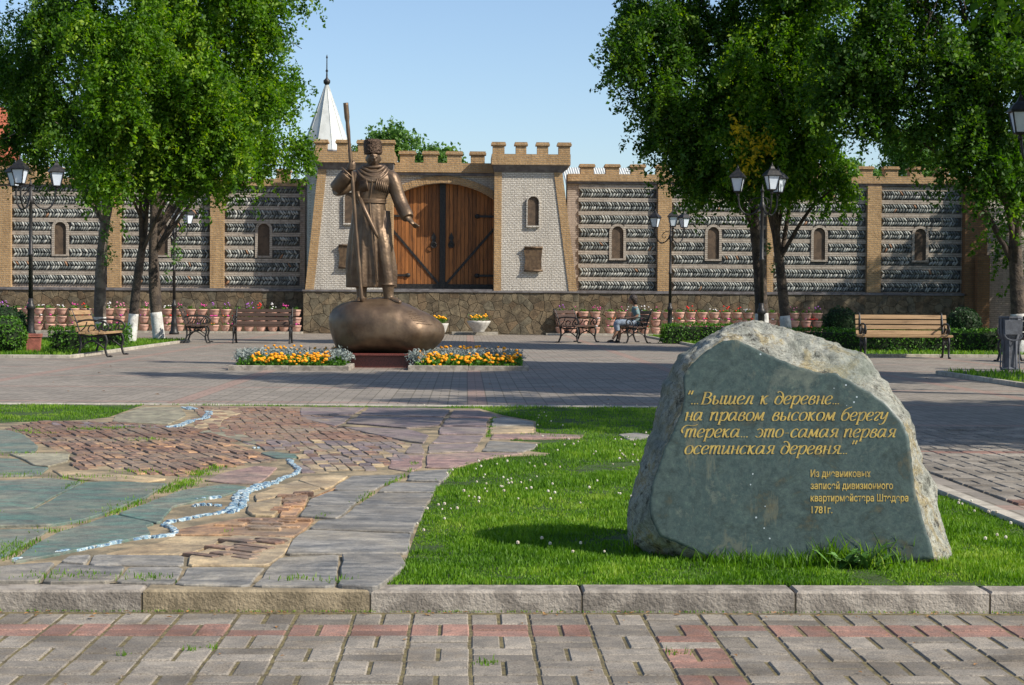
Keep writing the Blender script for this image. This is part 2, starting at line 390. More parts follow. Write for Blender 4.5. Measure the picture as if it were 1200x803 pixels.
# ---- front pavement, laid paver by paver
pave = sheet('pavement', -60, 60, -12, YK+.02, -.0745, M['moss_joint']); pave.location = (0,0,0)
def paver_mesh(w, d, m, h=.022):
    b = MB(); b.bevbox(-w/2,w/2,-d/2,d/2,-h,0,.005); return b.mesh(m)
PV = {}
for key, m in (('g','paver'),('r','paver_red')):
    PV[key,'h'] = [paver_mesh(.1975, .0955, M[m])]; PV[key,'v'] = [paver_mesh(.0955, .200, M[m])]
CELL = .21; X0 = .02
stuffv = MB()
def pave_cell(ix, iy, yfun, z, parent, near, cnt=[0]):
    x = X0+(ix+.5)*CELL; y = yfun(iy)
    red = near and (iy == -2 or (ix == 3 and iy <= -3) or ((ix in (-12,)) and iy < -2))
    if not near: red = (iy % 15 == 8) or ((ix+5) % 15 == 0)
    rr = random.Random(ix*91+iy*17+3)
    par = (ix+iy) % 2
    for s_ in (-1,1):
        tz = rr.uniform(-.0022,.0022); rz = rr.uniform(-.006,.006)
        c = 'r' if red and rr.random() < (.93 if iy == -2 or not near else .72) else 'g'
        if near and not red and rr.random() < .012: c = 'r'
        if par: link('paver', PV[c,'v'][0], parent, (x+s_*.0535, y, z+tz), rz)
        else: link('paver', PV[c,'h'][0], parent, (x, y+s_*.0523, z+tz), rz)
for iy in range(-6, 0):
    yc = YK-.045+(iy+.5)*CELL
    for ix in range(-10, 11):
        wx = 600+2050*((X0+(ix+.5)*CELL)/yc-YAW)
        if -60 < wx < 1260: pave_cell(ix, iy, lambda j: YK-.045+(j+.5)*CELL, -.07, pave, True)
# ---- pavers of the plaza beside the lawn
n = 0
yb = LY0+.4
for iy in range(0, 60):
    yc = 7.6+(iy+.5)*CELL
    for ix in range(13, 40):
        xc = X0+(ix+.5)*CELL
        wx = 600+2050*(xc/yc-YAW)
        if wx > 1225 or xc < LX+.2 or n > 145: continue
        pave_cell(ix, iy, lambda j: 7.6+(j+.5)*CELL, .012, plaza, False); n += 1
# ---- kerbs
b = MB(); b.box(-20, 20, YK+.003, YK+.14, -.13, -.01); kerb = tag(b.obj('kerb', M['plinth_mortar']), kind='structure')
kx = [G(u, 697).x*1.0 for u in (-330,-100,163,433,683,934,1162,1400)]
for i in range(len(kx)-1):
    b = MB(); b.bevbox(kx[i]+.004, kx[i+1]-.004, YK, YK+.15, -.12, .008+random.uniform(-.002,.002), .008)
    b.obj('kerbstone', M['kerb_yellow' if i == 2 else 'kerb'], kerb)
b = MB(); b.box(LX+.005, LX+.085, LY0-.13, LY1, -.1, .004); b.box(-7, LX, LY1+.005, LY1+.065, -.1, -.001); lk = tag(b.obj('lawn_kerb', M['plinth_mortar']), kind='structure')
y = LY0-.14
while y < LY1:
    b = MB(); b.bevbox(LX, LX+.09, y, y+.79, -.05, .028, .006); b.obj('kerbstone', M['kerb_pale'], lk); y += .8
x = LX
while x > -4.6:
    b = MB(); b.bevbox(x-.79, x, LY1, LY1+.07, -.05, .02, .006); b.obj('kerbstone', M['kerb_pale'], lk); x -= .8

# ================================================================== LAWN
MOS_R = [(443,692),(467,672),(473,667),(480,647),(487,627),(500,593),(513,567),(533,550),(577,537),(640,536),(647,533),(616,530),(628,526),(634,520),(598,518),(600,515),(640,514),(683,514),(685,511),(632,509),(628,507),(628,495),(590,488),(562,480)]
MOS_L = [(161,478),(128,490),(100,493.5),(50,495),(0,497),(-60,500)]
mosR = [G(*p) for p in MOS_R]; mosL = [G(*p) for p in MOS_L]
mos_poly = [(p.x,p.y) for p in mosR]+[(mosL[0].x,LY1)]+[(p.x,p.y) for p in mosL]+[(-6,LY0+8),(-6,LY0),(mosR[0].x,LY0)]
lawn = sheet('lawn', -7, LX, LY0, LY1, .004, M['turf'])
def in_lawn(x, y): return LY0 < y < LY1 and x < LX and not inside((x,y), mos_poly)
def grass_stuff(name, pts, h, w, parent=None, seed=1, m='grass', lean=.5):
    rg = np.random.default_rng(seed); n = len(pts); pts = np.asarray(pts, float)
    H = h*rg.uniform(.5,1.25,n); a = rg.uniform(0,2*PI,n); ln = H*rg.uniform(.1,1,n)*lean; la = rg.uniform(0,2*PI,n)
    if pts.shape[1] == 4: H = H*pts[:,3]; ln = ln*pts[:,3]
    dx = np.cos(a)*w/2; dy = np.sin(a)*w/2; lx = np.cos(la)*ln; ly = np.sin(la)*ln
    b = pts[:,:3]; v = np.empty((n,5,3))
    v[:,0] = b+np.c_[-dx,-dy,0*dx]; v[:,1] = b+np.c_[dx,dy,0*dx]
    v[:,2] = b+np.c_[dx*.8+lx*.35,dy*.8+ly*.35,H*.6]; v[:,3] = b+np.c_[-dx*.8+lx*.35,-dy*.8+ly*.35,H*.6]
    v[:,4] = b+np.c_[lx,ly,H]
    # two faces: quad + tip written as quads (tip doubled towards the stem)
    q = np.arange(n)[:,None]*5
    tri = np.concatenate([q+np.array([[0,1,2]]), q+np.array([[0,2,3]]), q+np.array([[3,2,4]])])
    pn = np.array([noise.noise(Vector((p_[0]*1.3,p_[1]*.9,5)))*.5+noise.noise(Vector((p_[0]*6,p_[1]*5,2)))*.45 for p_ in pts])
    tone = np.repeat(np.clip(rg.normal(.45,.2,n)+pn,0,1),5)
    me = np_mesh(name, v.reshape(-1,3), tri, M[m], tone)
    return tag(link(name, me, parent), kind='stuff')
pts = []
while len(pts) < 170000:
    # density falls with distance
    t = random.random(); y = LY0/(1-t*(1-LY0/LY1)); x = random.uniform(-4.8, LX)
    u = 600+2050*(x/y-YAW)
    if not (-80 < u < 1290): continue
    if not in_lawn(x, y): continue
    nz = noise.noise(Vector((x*1.6,y*1.6,0)))+.5*noise.noise(Vector((x*6,y*6,3)))
    if nz < -.45 and random.random() < .5: continue
    pts.append((x,y,0,(.8+.95*nz)*(1 if y < 9 else 1.1)))
grass_stuff('lawn_grass', pts, .025, .0062, None, 3)
# clover heads and daisies in the lawn
fb = MB()
k_ = 0
while k_ < 260:
    t = random.random(); y = 7.2/(1-t*(1-7.2/LY1)); x = random.uniform(-1, LX)
    if not in_lawn(x,y) or noise.noise(Vector((x*1.2,y*.6,7))) < random.uniform(-.15,.35): continue
    if y < 8.6 and random.random() < .7: continue
    fb.ball((x,y,random.uniform(.03,.05)), random.uniform(.005,.009), 5, 3); k_ += 1
tag(fb.obj('clover_heads', simple('clover_white', (.62,.58,.47),(.5,.42,.34),8,.9,0)), kind='stuff')

# ================================================================== STONE RELIEF MAP SET IN THE GROUND
def sl(name, c, c2, sc=5, streak=(1,1)):
    k = NT(name, .62, 0, .45); v = k.coord('World'); mp = k.n('Mapping'); mp.inputs['Scale'].default_value = (streak[0],streak[1],1); k.L(v, mp.inputs[0])
    n = k.noise(mp.outputs[0], sc, 8, .7, .6); c_ = k.ramp(n, [(.41,mul(c,1.2)),(.5,tuple((a+b)/2 for a,b in zip(c,c2))),(.59,mul(c2,.8))])
    n2 = k.noise(v, 1.7, 6); c_ = k.mix(k.ramp(n2,[(.42,(0,0,0)),(.7,(.7,.7,.7))]), c_, (.24,.205,.15)); c_ = k.mix(.6, c_, k.ramp(k.noise(v, 11, 8, .75), [(.38,(.5,.5,.5)),(.5,(1,1,1)),(.62,(1.5,1.46,1.36))]), 'MULTIPLY')
    r = k.n('ObjectInfo').outputs['Random']; hs = k.n('HueSaturation'); k.L(k.math('MULTIPLY_ADD', r, .3, .86), hs.inputs['Value']); k.L(c_, hs.inputs['Color']); k.col(hs.outputs[0])
    k.bump(k.noise(v, 45, 5), .8, .008, k.bump(n, .6, .02)); return k.m
SM = {'grey': sl('grey_slate',(.22,.205,.18),(.15,.148,.14),3,(1,3)), 'teal': sl('green_slate',(.07,.13,.105),(.14,.155,.13),4,(1,2.5)),
      'tan': sl('tan_sandstone',(.40,.30,.17),(.30,.22,.13),3), 'orange': sl('orange_sandstone',(.38,.22,.11),(.26,.15,.09),5),
      'brown': sl('brown_stone',(.24,.135,.085),(.15,.09,.065),9), 'purple': sl('purple_slate',(.20,.15,.145),(.145,.115,.115),5,(1,2)),
      'pink': sl('pink_slate',(.27,.17,.14),(.20,.13,.12),5), 'olive': sl('olive_stone',(.25,.235,.16),(.19,.17,.12),4)}
k = NT('river_glaze', .35, 0, .5); n_ = k.noise(k.coord('World'), 22, 4, .6, 1.5)
k.col(k.ramp(n_, [(.36,(.04,.07,.15)),(.45,(.14,.26,.36)),(.53,(.36,.50,.56)),(.60,(.62,.66,.65)),(.68,(.30,.27,.2))])); k.bump(n_, .9, .03); SM['river'] = k.m
relief = thing('stone_relief_map', 'relief map of green, brown and tan stone slabs with a blue river', 'stone map', (0,0,0))
b = MB(); b.add([(x,y,.009) for x,y in mos_poly], [tuple(range(len(mos_poly)))]); b.obj('mortar_bed', simple('relief_mortar', (.31,.24,.145), (.15,.125,.08), 4, .95, .9, .012, kind='World'), relief)
RB = random.Random(5)
def slab(px, m, h=.020, shrink=.0035, name='slab', z=0.0, bev=.004):
    w = [G(u,v,.015) for u,v in px]; pts = [(p.x,p.y) for p in w]
    return slab_w(pts, m, h, shrink, name, bev)
def slab_w(pts, m, h=.02, shrink=.0035, name='slab', bev=.004):
    ar = sum(pts[i][0]*pts[(i+1)%len(pts)][1]-pts[(i+1)%len(pts)][0]*pts[i][1] for i in range(len(pts)))
    if ar < 0: pts = pts[::-1]
    # roughen and round the outline a little
    out = []; n = len(pts)
    for i in range(n):
        p = Vector(pts[i]); q = Vector(pts[(i+1)%n]); L = (q-p).length; m_ = max(1, min(6, int(L/.16)))
        for j in range(m_):
            t = (j+.12)/m_ if j == 0 else j/m_; c = p.lerp(q, t)
            if j: c += Vector((RB.uniform(-1,1), RB.uniform(-1,1)))*.008
            out.append(c)
        out.append(p.lerp(q, 1-.12/m_))
    n = len(out); res = []
    for i in range(n):
        a = out[i-1]; c = out[(i+1)%n]; t = (c-a); t = t.normalized() if t.length > 1e-6 else Vector((1,0))
        nn = Vector((-t.y, t.x)); res.append(tuple(out[i]+nn*shrink))
    b = MB(); b.prism(res, -.02, h+RB.uniform(-.004,.004), 0)
    b2 = MB(); nv = len(res); top = [ (x,y) for x,y in res]
    me = b.mesh(SM[m]); bm = bmesh.new(); bm.from_mesh(me)
    fc = max((f for f in bm.faces), key=lambda f: f.calc_center_median().z)
    if bev: bmesh.ops.bevel(bm, geom=list(fc.edges), offset=bev, segments=1, affect='EDGES')
    bmesh.ops.triangulate(bm, faces=[f for f in bm.faces if len(f.verts) > 4]); bm.to_mesh(me); bm.free()
    return link(name, me, relief)
slabs = [
 ('grey',[(-70,668),(-5,666),(11,664),(66,660),(54,673),(48,682),(-72,683)]), ('grey',[(68,661),(100,663.5),(148,664.5),(133,682),(49,683),(55,673)]),
 ('grey',[(70,660),(80,653.5),(108,652),(101,662)]), ('grey',[(109,650.5),(217,651.5),(216,663.5),(103,662.5)]),
 ('grey',[(150,664.5),(216,664.5),(209,679),(203,684),(134,682)]), ('grey',[(219,665),(312,665),(293,687),(204,685)]),
 ('grey',[(327,654),(398,650.5),(396,669),(393,688),(295,687)]), ('grey',[(400,650.5),(470,651),(477,663),(466,673),(442,690),(395,688),(398,668)]),
 ('grey',[(334,650.5),(342,634),(360,622),(483,627),(478,649.5)]), ('grey',[(361,621),(373,611),(397,609.5),(416,593.5),(499,595.5),(485,625.5)]),
 ('grey',[(419,592.5),(441,578),(509,578.5),(500,594.5)]), ('grey',[(442,577),(458,566.5),(517,566.5),(509,577.3)]),
 ('grey',[(476,563.5),(481,554),(533,550.5),(519,565)]), ('grey',[(358,595),(413,593.5),(396,608.5),(372,607),(350,606)]),
 ('grey',[(362,586),(388,576),(436,576),(414,592.5),(358,594)]), ('grey',[(392,570),(412,558),(475,557),(455,566),(438,575),(390,574.5)]),
 ('tan',[(118,651),(150,643.5),(185,637),(205,629),(262,631),(250,640),(218,650.5)]), ('tan',[(219,663.5),(221,652),(264,635.5),(271,628),(343,631),(334,650),(315,663)]),
 ('orange',[(204,627),(205,621.5),(262,611),(285,607),(371,608),(360,619),(343,630),(270,627)]), ('tan',[(291,592),(331,583),(327,600),(322,605.5),(296,605),(288,600)]),
 ('orange',[(334,583),(360,578),(362,584),(348,605.5),(326,606)]), ('tan',[(298,580),(347,564),(378,573),(360,578),(330,582),(300,588)]),
 ('tan',[(349,563),(355,558),(409,557.5),(391,570),(380,573.5)]), ('orange',[(365,584),(395,572),(388,575),(364,585.5)]),
 ('teal',[(16,660),(30,645.5),(68,624.5),(99,615.5),(134,604),(182,614),(172,617),(178,626),(150,634),(115,639.5),(70,650)]),
 ('teal',[(137,603),(181,586.5),(214,575),(262,568),(292,571.5),(268,580),(242,585),(204,594),(190,612),(183,613.5)]),
 ('teal',[(-60,564),(0,564),(57,560.5),(97,565.5),(71,578.5),(36,597.5),(-60,599)]), ('teal',[(99,566.5),(126,565.5),(198,568),(172,583.5),(121,603.5),(95,611),(62,616.5),(-60,619),(-60,601),(39,598.5),(74,579)]),
 ('teal',[(-60,622),(60,619.5),(50,627),(26,640),(-4,657),(-60,664)]), ('teal',[(-60,507),(10,505),(30,511),(46,524),(40,530.5),(-60,531)]),
 ('teal',[(-60,537),(22,538.5),(40,547),(58,548.5),(47,557),(-60,561)]), ('olive',[(10,532),(83,532.5),(80,541),(58,547),(40,546),(23,537)]),
 ('tan',[(60,551),(82,553.5),(145,556.5),(198,561.5),(163,566),(94,562.5),(72,558.5)]), ('pink',[(238,563),(264,553.5),(300,546),(326,548),(318,556),(302,567),(264,566)]),
 ('olive',[(134,488),(167,477.6),(213,477.6),(219,487),(199,497),(132,494.5)]), ('purple',[(60,494.8),(100,494.5),(130,495.5),(198,499.5),(190,502),(120,500),(62,498)]),
 ('tan',[(247,480),(283,478.2),(290,481),(262,492),(258,500),(225,503),(232,495),(250,489)]), ('olive',[(232,507),(262,500),(305,517),(300,521),(262,512)]),
 ('teal',[(304,531),(318,529),(352,533),(346,538),(322,537)]), ('purple',[(352,478.5),(427,478.3),(414,486),(352,487)]),
 ('purple',[(420,487),(432,478.4),(500,478.6),(528,481),(522,489)]), ('purple',[(405,496),(420,488),(521,490.5),(514,499),(478,502)]),
 ('pink',[(531,481),(561,481),(588,488.5),(574,490),(526,489.5)]), ('purple',[(524,491),(573,491.5),(570,499.5),(517,499.5)]),
 ('grey',[(577,491),(590,489.5),(626,495.5),(626,498.5),(575,500)]), ('tan',[(574,501),(626,499.5),(626,507),(572,508)]),
 ('purple',[(515,501),(571,501),(569,509),(514,509)]), ('pink',[(576,509.5),(630,508),(683,511.5),(681,513.5),(600,514),(574,515)]),
 ('purple',[(514,510.5),(568,510.5),(563,518),(505,519)]), ('grey',[(573,517),(596,518.5),(632,521),(626,526),(612,530),(564,529)]),
 ('purple',[(503,521),(561,520),(556,529),(500,531)]), ('pink',[(500,533),(555,531),(560,531),(614,531.5),(576,536.5),(532,549),(498,548)]),
 ('purple',[(396,501),(478,503.5),(503,511),(497,519.5),(481,518),(440,510),(396,500)]), ('purple',[(352,488),(413,487.3),(402,496),(392,499),(360,492)]), ('purple',[(482,520),(495,521),(498,531.5),(474,531)]),
 ('grey',[(724,509.5),(745,507.5),(762,510),(758,514),(735,515)]),
 ('pink',[(460,533),(497,533),(495,547),(482,553),(455,549)]),
]
for m, px in slabs: slab(px, m)
# rows of raised brown bricks
def strip_bars(region, px_dir_at, across, along, m, maxn, h=(.016,.034), jit=.15):
    """fill a picture region with raised bars lying along a direction"""
    reg = [G(u,v) for u,v in region]; reg = [(p.x,p.y) for p in reg]
    cx = sum(p[0] for p in reg)/len(reg); cy = sum(p[1] for p in reg)/len(reg)
    a0 = G(*px_dir_at[0]); a1 = G(*px_dir_at[1]); d = Vector((a1.x-a0.x, a1.y-a0.y)).normalized(); nr = Vector((-d.y,d.x))
    L = max(math.hypot(p[0]-cx,p[1]-cy) for p in reg); out = []
    na = int(L/across)+1
    for i in range(-na, na+1):
        t = -L+RB.random()*along
        while t < L:
            ln = along*RB.uniform(.6,1.3); c = Vector((cx,cy))+nr*(i*across+RB.uniform(-1,1)*across*.08)+d*(t+ln/2)
            bow = .04*math.sin(i*.9)
            if inside((c.x,c.y), reg):
                hw = across*.5-RB.uniform(.002,.009); hl = ln/2-RB.uniform(.002,.012); sk = RB.uniform(-.015,.015)*(across > .07)
                pts = [c-d*hl-nr*hw+nr*sk, c+d*hl-nr*hw-nr*sk, c+d*hl+nr*hw-nr*sk, c-d*hl+nr*hw+nr*sk]
                out.append(([tuple(p) for p in pts], RB.uniform(*h)))
            t += ln+RB.uniform(0,.03)
    out.sort(key=lambda o: o[0][0][1])
    st = MB()
    for j, (pts, hh) in enumerate(out):
        mm = m if isinstance(m, str) else RB.choice(m)
        if j < maxn:
            b = MB(); b.prism(pts, -.01, hh, .004); b.obj('raised_brick', SM[mm], relief)
        else: st.prism(pts, -.01, hh)
    if st.v: tag(st.obj('raised_brick_field', SM[m if isinstance(m,str) else m[0]], relief), kind='stuff')
strip_bars([(8,503),(55,494),(100,496),(198,501),(226,503),(247,509),(300,530),(324,540),(322,546),(290,544),(250,552),(228,559),(200,560),(150,555.5),(143,550),(85,552),(85,531),(50,525)], ((55,512),(75,522)), .070, .24, ['brown','brown','brown','orange'], 200, (.010,.024))
strip_bars([(230,479),(330,479),(350,480),(400,489),(392,500),(440,511),(480,519),(470,530),(478,545),(440,553),(412,556),(350,555),(347,545),(356,533),(312,528),(262,512),(228,502)], ((330,500),(352,516)), .085, .24, ['brown','purple','purple','tan'], 95, (.011,.020))
strip_bars([(228,662),(240,652),(275,635),(322,638),(305,655),(280,662)], ((240,650),(300,658)), .062, .17, 'brown', 60, (.024,.030))
strip_bars([(262,622),(275,614),(350,613),(345,623),(300,627)], ((262,620),(340,622)), .06, .14, ['orange','brown'], 40, (.024,.032))
strip_bars([(327,604),(335,584),(359,580),(347,604)], ((330,600),(352,600)), .05, .10, ['orange','brown'], 40, (.026,.036))
# the river of blue glazed stones
def river(px, w_in, n=5):
    c = smooth_curve([(*G(u,v)[:2],0) for u,v in px], n); st = []
    for i in range(len(c)-1):
        a, b_ = c[i], c[i+1]; t = (b_-a); L = t.length
        if L < 1e-5: continue
        nn = Vector((-t.y,t.x,0))/L; k_ = max(1,int(L/.10))
        for j in range(k_):
            w = w_in*.68
            for sd_ in (-1,1) if w > .06 else (0,):
                p = a.lerp(b_, (j+.5)/k_)+nn*sd_*w*.27+Vector((RB.uniform(-.01,.01),RB.uniform(-.01,.01),0)); n6 = RB.randint(5,7)
                rx = L/k_*.62; ry = (w*.30 if sd_ else w*.5)*RB.uniform(.8,1.15); th = t.normalized()
                pts = [tuple((p+th*rx*math.cos(2*PI*q/n6+.3)+nn*ry*math.sin(2*PI*q/n6+.3))[:2]) for q in range(n6)]
                b = MB(); b.prism(pts, -.01, .018+RB.uniform(0,.006), .003); b.obj('river_stone', SM['river'], relief)
river([(14,661),(55,655),(98,646.5),(141,638),(176,633),(203,630),(205,624),(190,618.5)], .055, 3)
river([(193,617),(215,612),(238,607),(262,603),(276,597)], .05, 3)
river([(262,604),(276,599),(283,590),(282,582),(305,573),(318,568.5)], .11, 4)
river([(227,589),(242,587.5),(259,585)], .045); river([(226,596),(242,594.5),(260,596)], .045)
river([(320,568),(333,563),(347,557),(350,552),(342,546),(338,541)], .06, 3); river([(297,527),(303,527)], .1, 2)
river([(217,478.6),(226,481.5)], .16, 2); river([(246,484),(240,492),(226,494.5),(212,500),(196,503)], .10, 3)
# grass and moss in the cracks
cr = [[(-10,660),(28,642),(66,621),(98,613),(122,606),(173,584),(214,571),(243,553),(282,542)], [(73,578),(98,566)], [(373,611),(416,593),(441,577),(475,560)], [(480,556),(487,545)], [(-20,604),(5,605)],[(572,516),(579,489)],[(345,607),(350,600)],[(262,630),(270,626)],[(0,560),(20,561)]]
gp = []
for c in cr:
    for i in range(len(c)-1):
        a = G(*c[i]); b_ = G(*c[i+1]); L = (b_-a).length
        dens = 700 if c is cr[0] else 160
        wd = .045 if c is cr[0] else .015
        for _ in range(int(L*dens)):
            t = random.random(); p = a.lerp(b_, t)
            if noise.noise(Vector((p.x*3,p.y*3,1))) < -.12: continue
            gp.append((p.x+random.gauss(0,wd), p.y+random.gauss(0,wd), .01, random.uniform(.4,.95)))
for (u,v,n_,w_) in ((75,681,160,.10),(180,683,60,.06),(10,560,90,.1),(104,505.5,130,.09),(137,504,150,.10),(167,518,150,.1),(47,510,50,.07),(105,563,120,.12),(33,507,60,.06),(345,684,50,.05),(395,686,40,.04),(500,650,60,.05),(630,512,90,.08),(537,567,60,.04),(20,535,60,.1),(170,556,60,.1)):
    p = G(u,v)
    for _ in range(n_): gp.append((p.x+random.gauss(0,w_), p.y+random.gauss(0,w_*.6), .012, random.uniform(.5,1.1)))
grass_stuff('crack_grass', gp, .028, .005, relief, 5)
# weeds round the boulder and along the kerb joints
gp = []
for _ in range(900):
    x = random.uniform(-2.2,2.4); gp.append((x+random.gauss(0,.01), YK-.004-abs(random.gauss(0,.006)), -.07, random.uniform(.1,.35)))
for (u,v,n_,w_) in ((570,777,70,.02),(225,762,30,.015),(248,759,25,.015),(790,766,30,.02),(145,768,25,.01)):
    p = G(u,v,-.07)
    for _ in range(n_): gp.append((p.x+random.gauss(0,w_), p.y+random.gauss(0,w_), -.075, random.uniform(.3,.9)))
grass_stuff('kerb_weeds', gp, .03, .004, None, 8)

# ================================================================== ENGRAVED BOULDER
def zp(l, sc, ox, oy): return [(ox+x/sc, oy+y/sc) for x,y in l]
FACE = zp([(262,155),(300,122),(350,94),(390,92),(430,110),(470,130),(530,155),(600,180),(660,184),(700,205),(760,235),(810,275),(845,320),(862,360),(870,430),(885,530),(905,600),(922,650),(932,695),(860,706),(700,712),(560,715),(410,725),(330,700),(225,655),(170,635),(147,580),(143,530),(158,470),(183,400),(205,350),(232,290),(240,240),(238,190)], 2.362, 700, 360)
SILH = zp([(240,128),(280,92),(320,72),(360,55),(395,44),(430,42),(480,53),(560,75),(640,95),(700,118),(740,140),(765,175),(800,215),(832,262),(860,310),(880,350),(882,385),(895,430),(935,500),(943,560),(960,625),(978,680),(975,705),(930,720),(700,735),(560,740),(410,738),(260,715),(130,692),(95,655),(84,600),(88,540),(118,455),(148,365),(172,275),(182,215),(205,170)], 2.362, 700, 360)
BN = Vector((-.10,-1,.13)).normalized(); BP = G(880,661,0)
def bpt(u, v, d): return hit(u, v, BP-BN*d, BN)
def polar(poly, c, th):
    best = 0; dx, dy = math.cos(th), math.sin(th)
    for i in range(len(poly)):
        x1,y1 = poly[i][0]-c[0],poly[i][1]-c[1]; x2,y2 = poly[(i+1)%len(poly)][0]-c[0],poly[(i+1)%len(poly)][1]-c[1]
        den = dx*(y2-y1)-dy*(x2-x1)
        if abs(den) < 1e-9: continue
        t = (x1*(y2-y1)-y1*(x2-x1))/den; s_ = (x1*dy-y1*dx)/den
        if t > 0 and -1e-6 <= s_ <= 1+1e-6: best = max(best, t)
    return best
NA = 420; cpx = (905,545); verts = []; rows = []
fr = [polar(FACE,cpx,2*PI*k/NA) for k in range(NA)]; sr = [polar(SILH,cpx,2*PI*k/NA) for k in range(NA)]
rings = [('f',t) for t in (.02,.35,.65,.85,.97,1)]+[('b',s_/26) for s_ in range(1,27)]+[('k',s_/22) for s_ in range(1,23)]
for typ, t in rings:
    for k in range(NA):
        th = 2*PI*k/NA; c, s_ = math.cos(th), math.sin(th)
        fj = fr[k]+1.6*noise.noise(Vector((c*9,s_*9,4)))+1.0*noise.noise(Vector((c*30,s_*30,4)))
        if typ == 'f': r = fj*t; d = .0010*noise.noise(Vector((c*t*2,s_*t*2,1)))
        elif typ == 'b':
            sj = max(sr[k]+2.5*noise.noise(Vector((c*7,s_*7,9)))+1.4*noise.noise(Vector((c*22,s_*22,9))), fj+1.5)
            r = fj+(sj-fj)*math.sin(t*PI/2)**.9; left = max(0,-c)
            d = .006+(.17+.12*left)*(1-math.cos(t*PI/2))**.85+.035*min(1,t*4)
        else:
            sj = sr[k]+1.5*noise.noise(Vector((c*7,s_*7,9))); a = t*PI/2
            r = sj*(math.cos(a)**.7 if t < 1 else .0)+.3; d = (.21+.12*max(0,-c))+.42*math.sin(a)**1.2
        p = bpt(cpx[0]+r*c, cpx[1]+r*s_, d)
        if typ != 'f':
            w = min(1, t*5) if typ == 'b' else 1
            rg_ = lambda q, o: 1-2*abs(noise.noise(q*o))
            e = -.010+.014*rg_(p+Vector((3,0,0)),5)+.008*rg_(p,14)+.005*rg_(p,31)+.003*noise.noise(p*70)
            out = (p-bpt(cpx[0],cpx[1],.25)).normalized(); p = p+out*e*w*.9
            if typ == 'b': p = p+BN*.012*w*noise.noise(p*26)
        verts.append(tuple(p))
fs = []; mi = []
for i in range(len(rings)-1):
    for k in range(NA):
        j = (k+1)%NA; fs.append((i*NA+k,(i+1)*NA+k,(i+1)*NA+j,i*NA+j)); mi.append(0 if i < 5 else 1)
fs.append(tuple(range(NA))); mi.append(0)
# polished green face
k = NT('green_polished_face', .42, 0, .45); v = k.coord()
a = k.noise(v, 4.5, 10, .78, .35); b_ = k.noise(v, 34, 9, .82, .2)
c = k.ramp(a, [(.36,(.068,.068,.042)),(.44,(.034,.055,.049)),(.50,(.055,.082,.074)),(.56,(.036,.062,.058)),(.64,(.092,.112,.092))])
c = k.mix(.55, c, k.ramp(b_, [(.38,(.35,.4,.36)),(.48,(1.0,1.0,1.0)),(.56,(1.35,1.3,1.2)),(.66,(2.3,2.2,1.9))]), 'MULTIPLY')
vn = k.n('TexVoronoi', feature='DISTANCE_TO_EDGE'); vn.inputs['Scale'].default_value = 2.6
dv = k.n('VectorMath', operation='MULTIPLY_ADD'); k.L(k.n('TexNoise').outputs[1], dv.inputs[0]); dv.inputs[1].default_value = (.5,.5,.5); k.L(v, dv.inputs[2]); k.L(dv.outputs[0], vn.inputs[0])
vein = k.math('MULTIPLY', k.math('LESS_THAN', vn.outputs[0], .012), k.math('GREATER_THAN', a, .5))
mp = k.n('Mapping'); mp.inputs['Scale'].default_value = (5,5,.9); mp.inputs['Rotation'].default_value = (0,.3,0); k.L(v, mp.inputs[0])
vein = k.noise(mp.outputs[0], 1.6, 7, .7, .4); c = k.mix(k.ramp(vein, [(.58,(0,0,0)),(.64,(.45,.45,.45)),(.68,(0,0,0))]), c, (.17,.16,.10))

spk = k.n('TexVoronoi'); spk.inputs['Scale'].default_value = 26; k.L(v, spk.inputs[0])
spm = k.math('MULTIPLY', k.math('LESS_THAN', spk.outputs[0], .10), k.math('GREATER_THAN', k.noise(v, 3, 2), .56))
c = k.mix(spm, c, (.42,.48,.50)); k.col(c)
k.bump(b_, .25, .004); fm = k.m
k = NT('rough_boulder_crust', .85, 0, .3); v = k.coord()
a = k.noise(v, 5, 9, .75, .6); b_ = k.noise(v, 22, 8, .8, .4); g_ = k.noise(v, 2, 4)
c = k.ramp(a, [(.28,(.16,.16,.13)),(.42,(.32,.33,.28)),(.52,(.50,.50,.43)),(.60,(.42,.34,.17)),(.66,(.60,.58,.51))])
c = k.mix(k.ramp(b_, [(.38,(.95,.95,.95)),(.47,(0,0,0))]), c, (.05,.046,.038))
ck = k.noise(v, 9, 10, .85, 1.1); c = k.mix(k.ramp(ck, [(.475,(0,0,0)),(.497,(.85,.85,.85)),(.52,(0,0,0))]), c, (.07,.065,.05))
c = k.mix(.25, c, k.ramp(k.noise(v, 60, 6, .8), [(.4,(.6,.6,.58)),(.5,(1,1,1)),(.62,(1.4,1.4,1.35))]), 'MULTIPLY')
c = k.mix(k.ramp(g_, [(.5,(0,0,0)),(.62,(.5,.5,.5))]), c, (.16,.20,.165))
sx = k.n('SeparateXYZ'); k.L(v, sx.inputs[0]); wl = k.math('ADD', sx.outputs[0], k.math('MULTIPLY', a, .5))   # left flank: dark grey rock, with its shade painted into the crust colour
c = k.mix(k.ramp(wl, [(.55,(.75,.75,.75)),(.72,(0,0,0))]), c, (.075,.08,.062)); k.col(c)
k.bump(b_, 1, .02, k.bump(a, .8, .04)); cm = k.m
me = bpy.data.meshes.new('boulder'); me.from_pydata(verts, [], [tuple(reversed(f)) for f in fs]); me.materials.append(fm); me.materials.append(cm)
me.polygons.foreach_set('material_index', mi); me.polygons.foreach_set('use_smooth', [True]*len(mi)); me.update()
bo = thing('engraved_boulder', 'big grey green boulder with gold Russian lettering on the lawn', 'boulder', (BP.x,BP.y+.3,0))
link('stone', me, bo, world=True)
if True:
    bm = bmesh.new(); bm.from_mesh(me); bmesh.ops.recalc_face_normals(bm, faces=bm.faces); bm.to_mesh(me); bm.free()
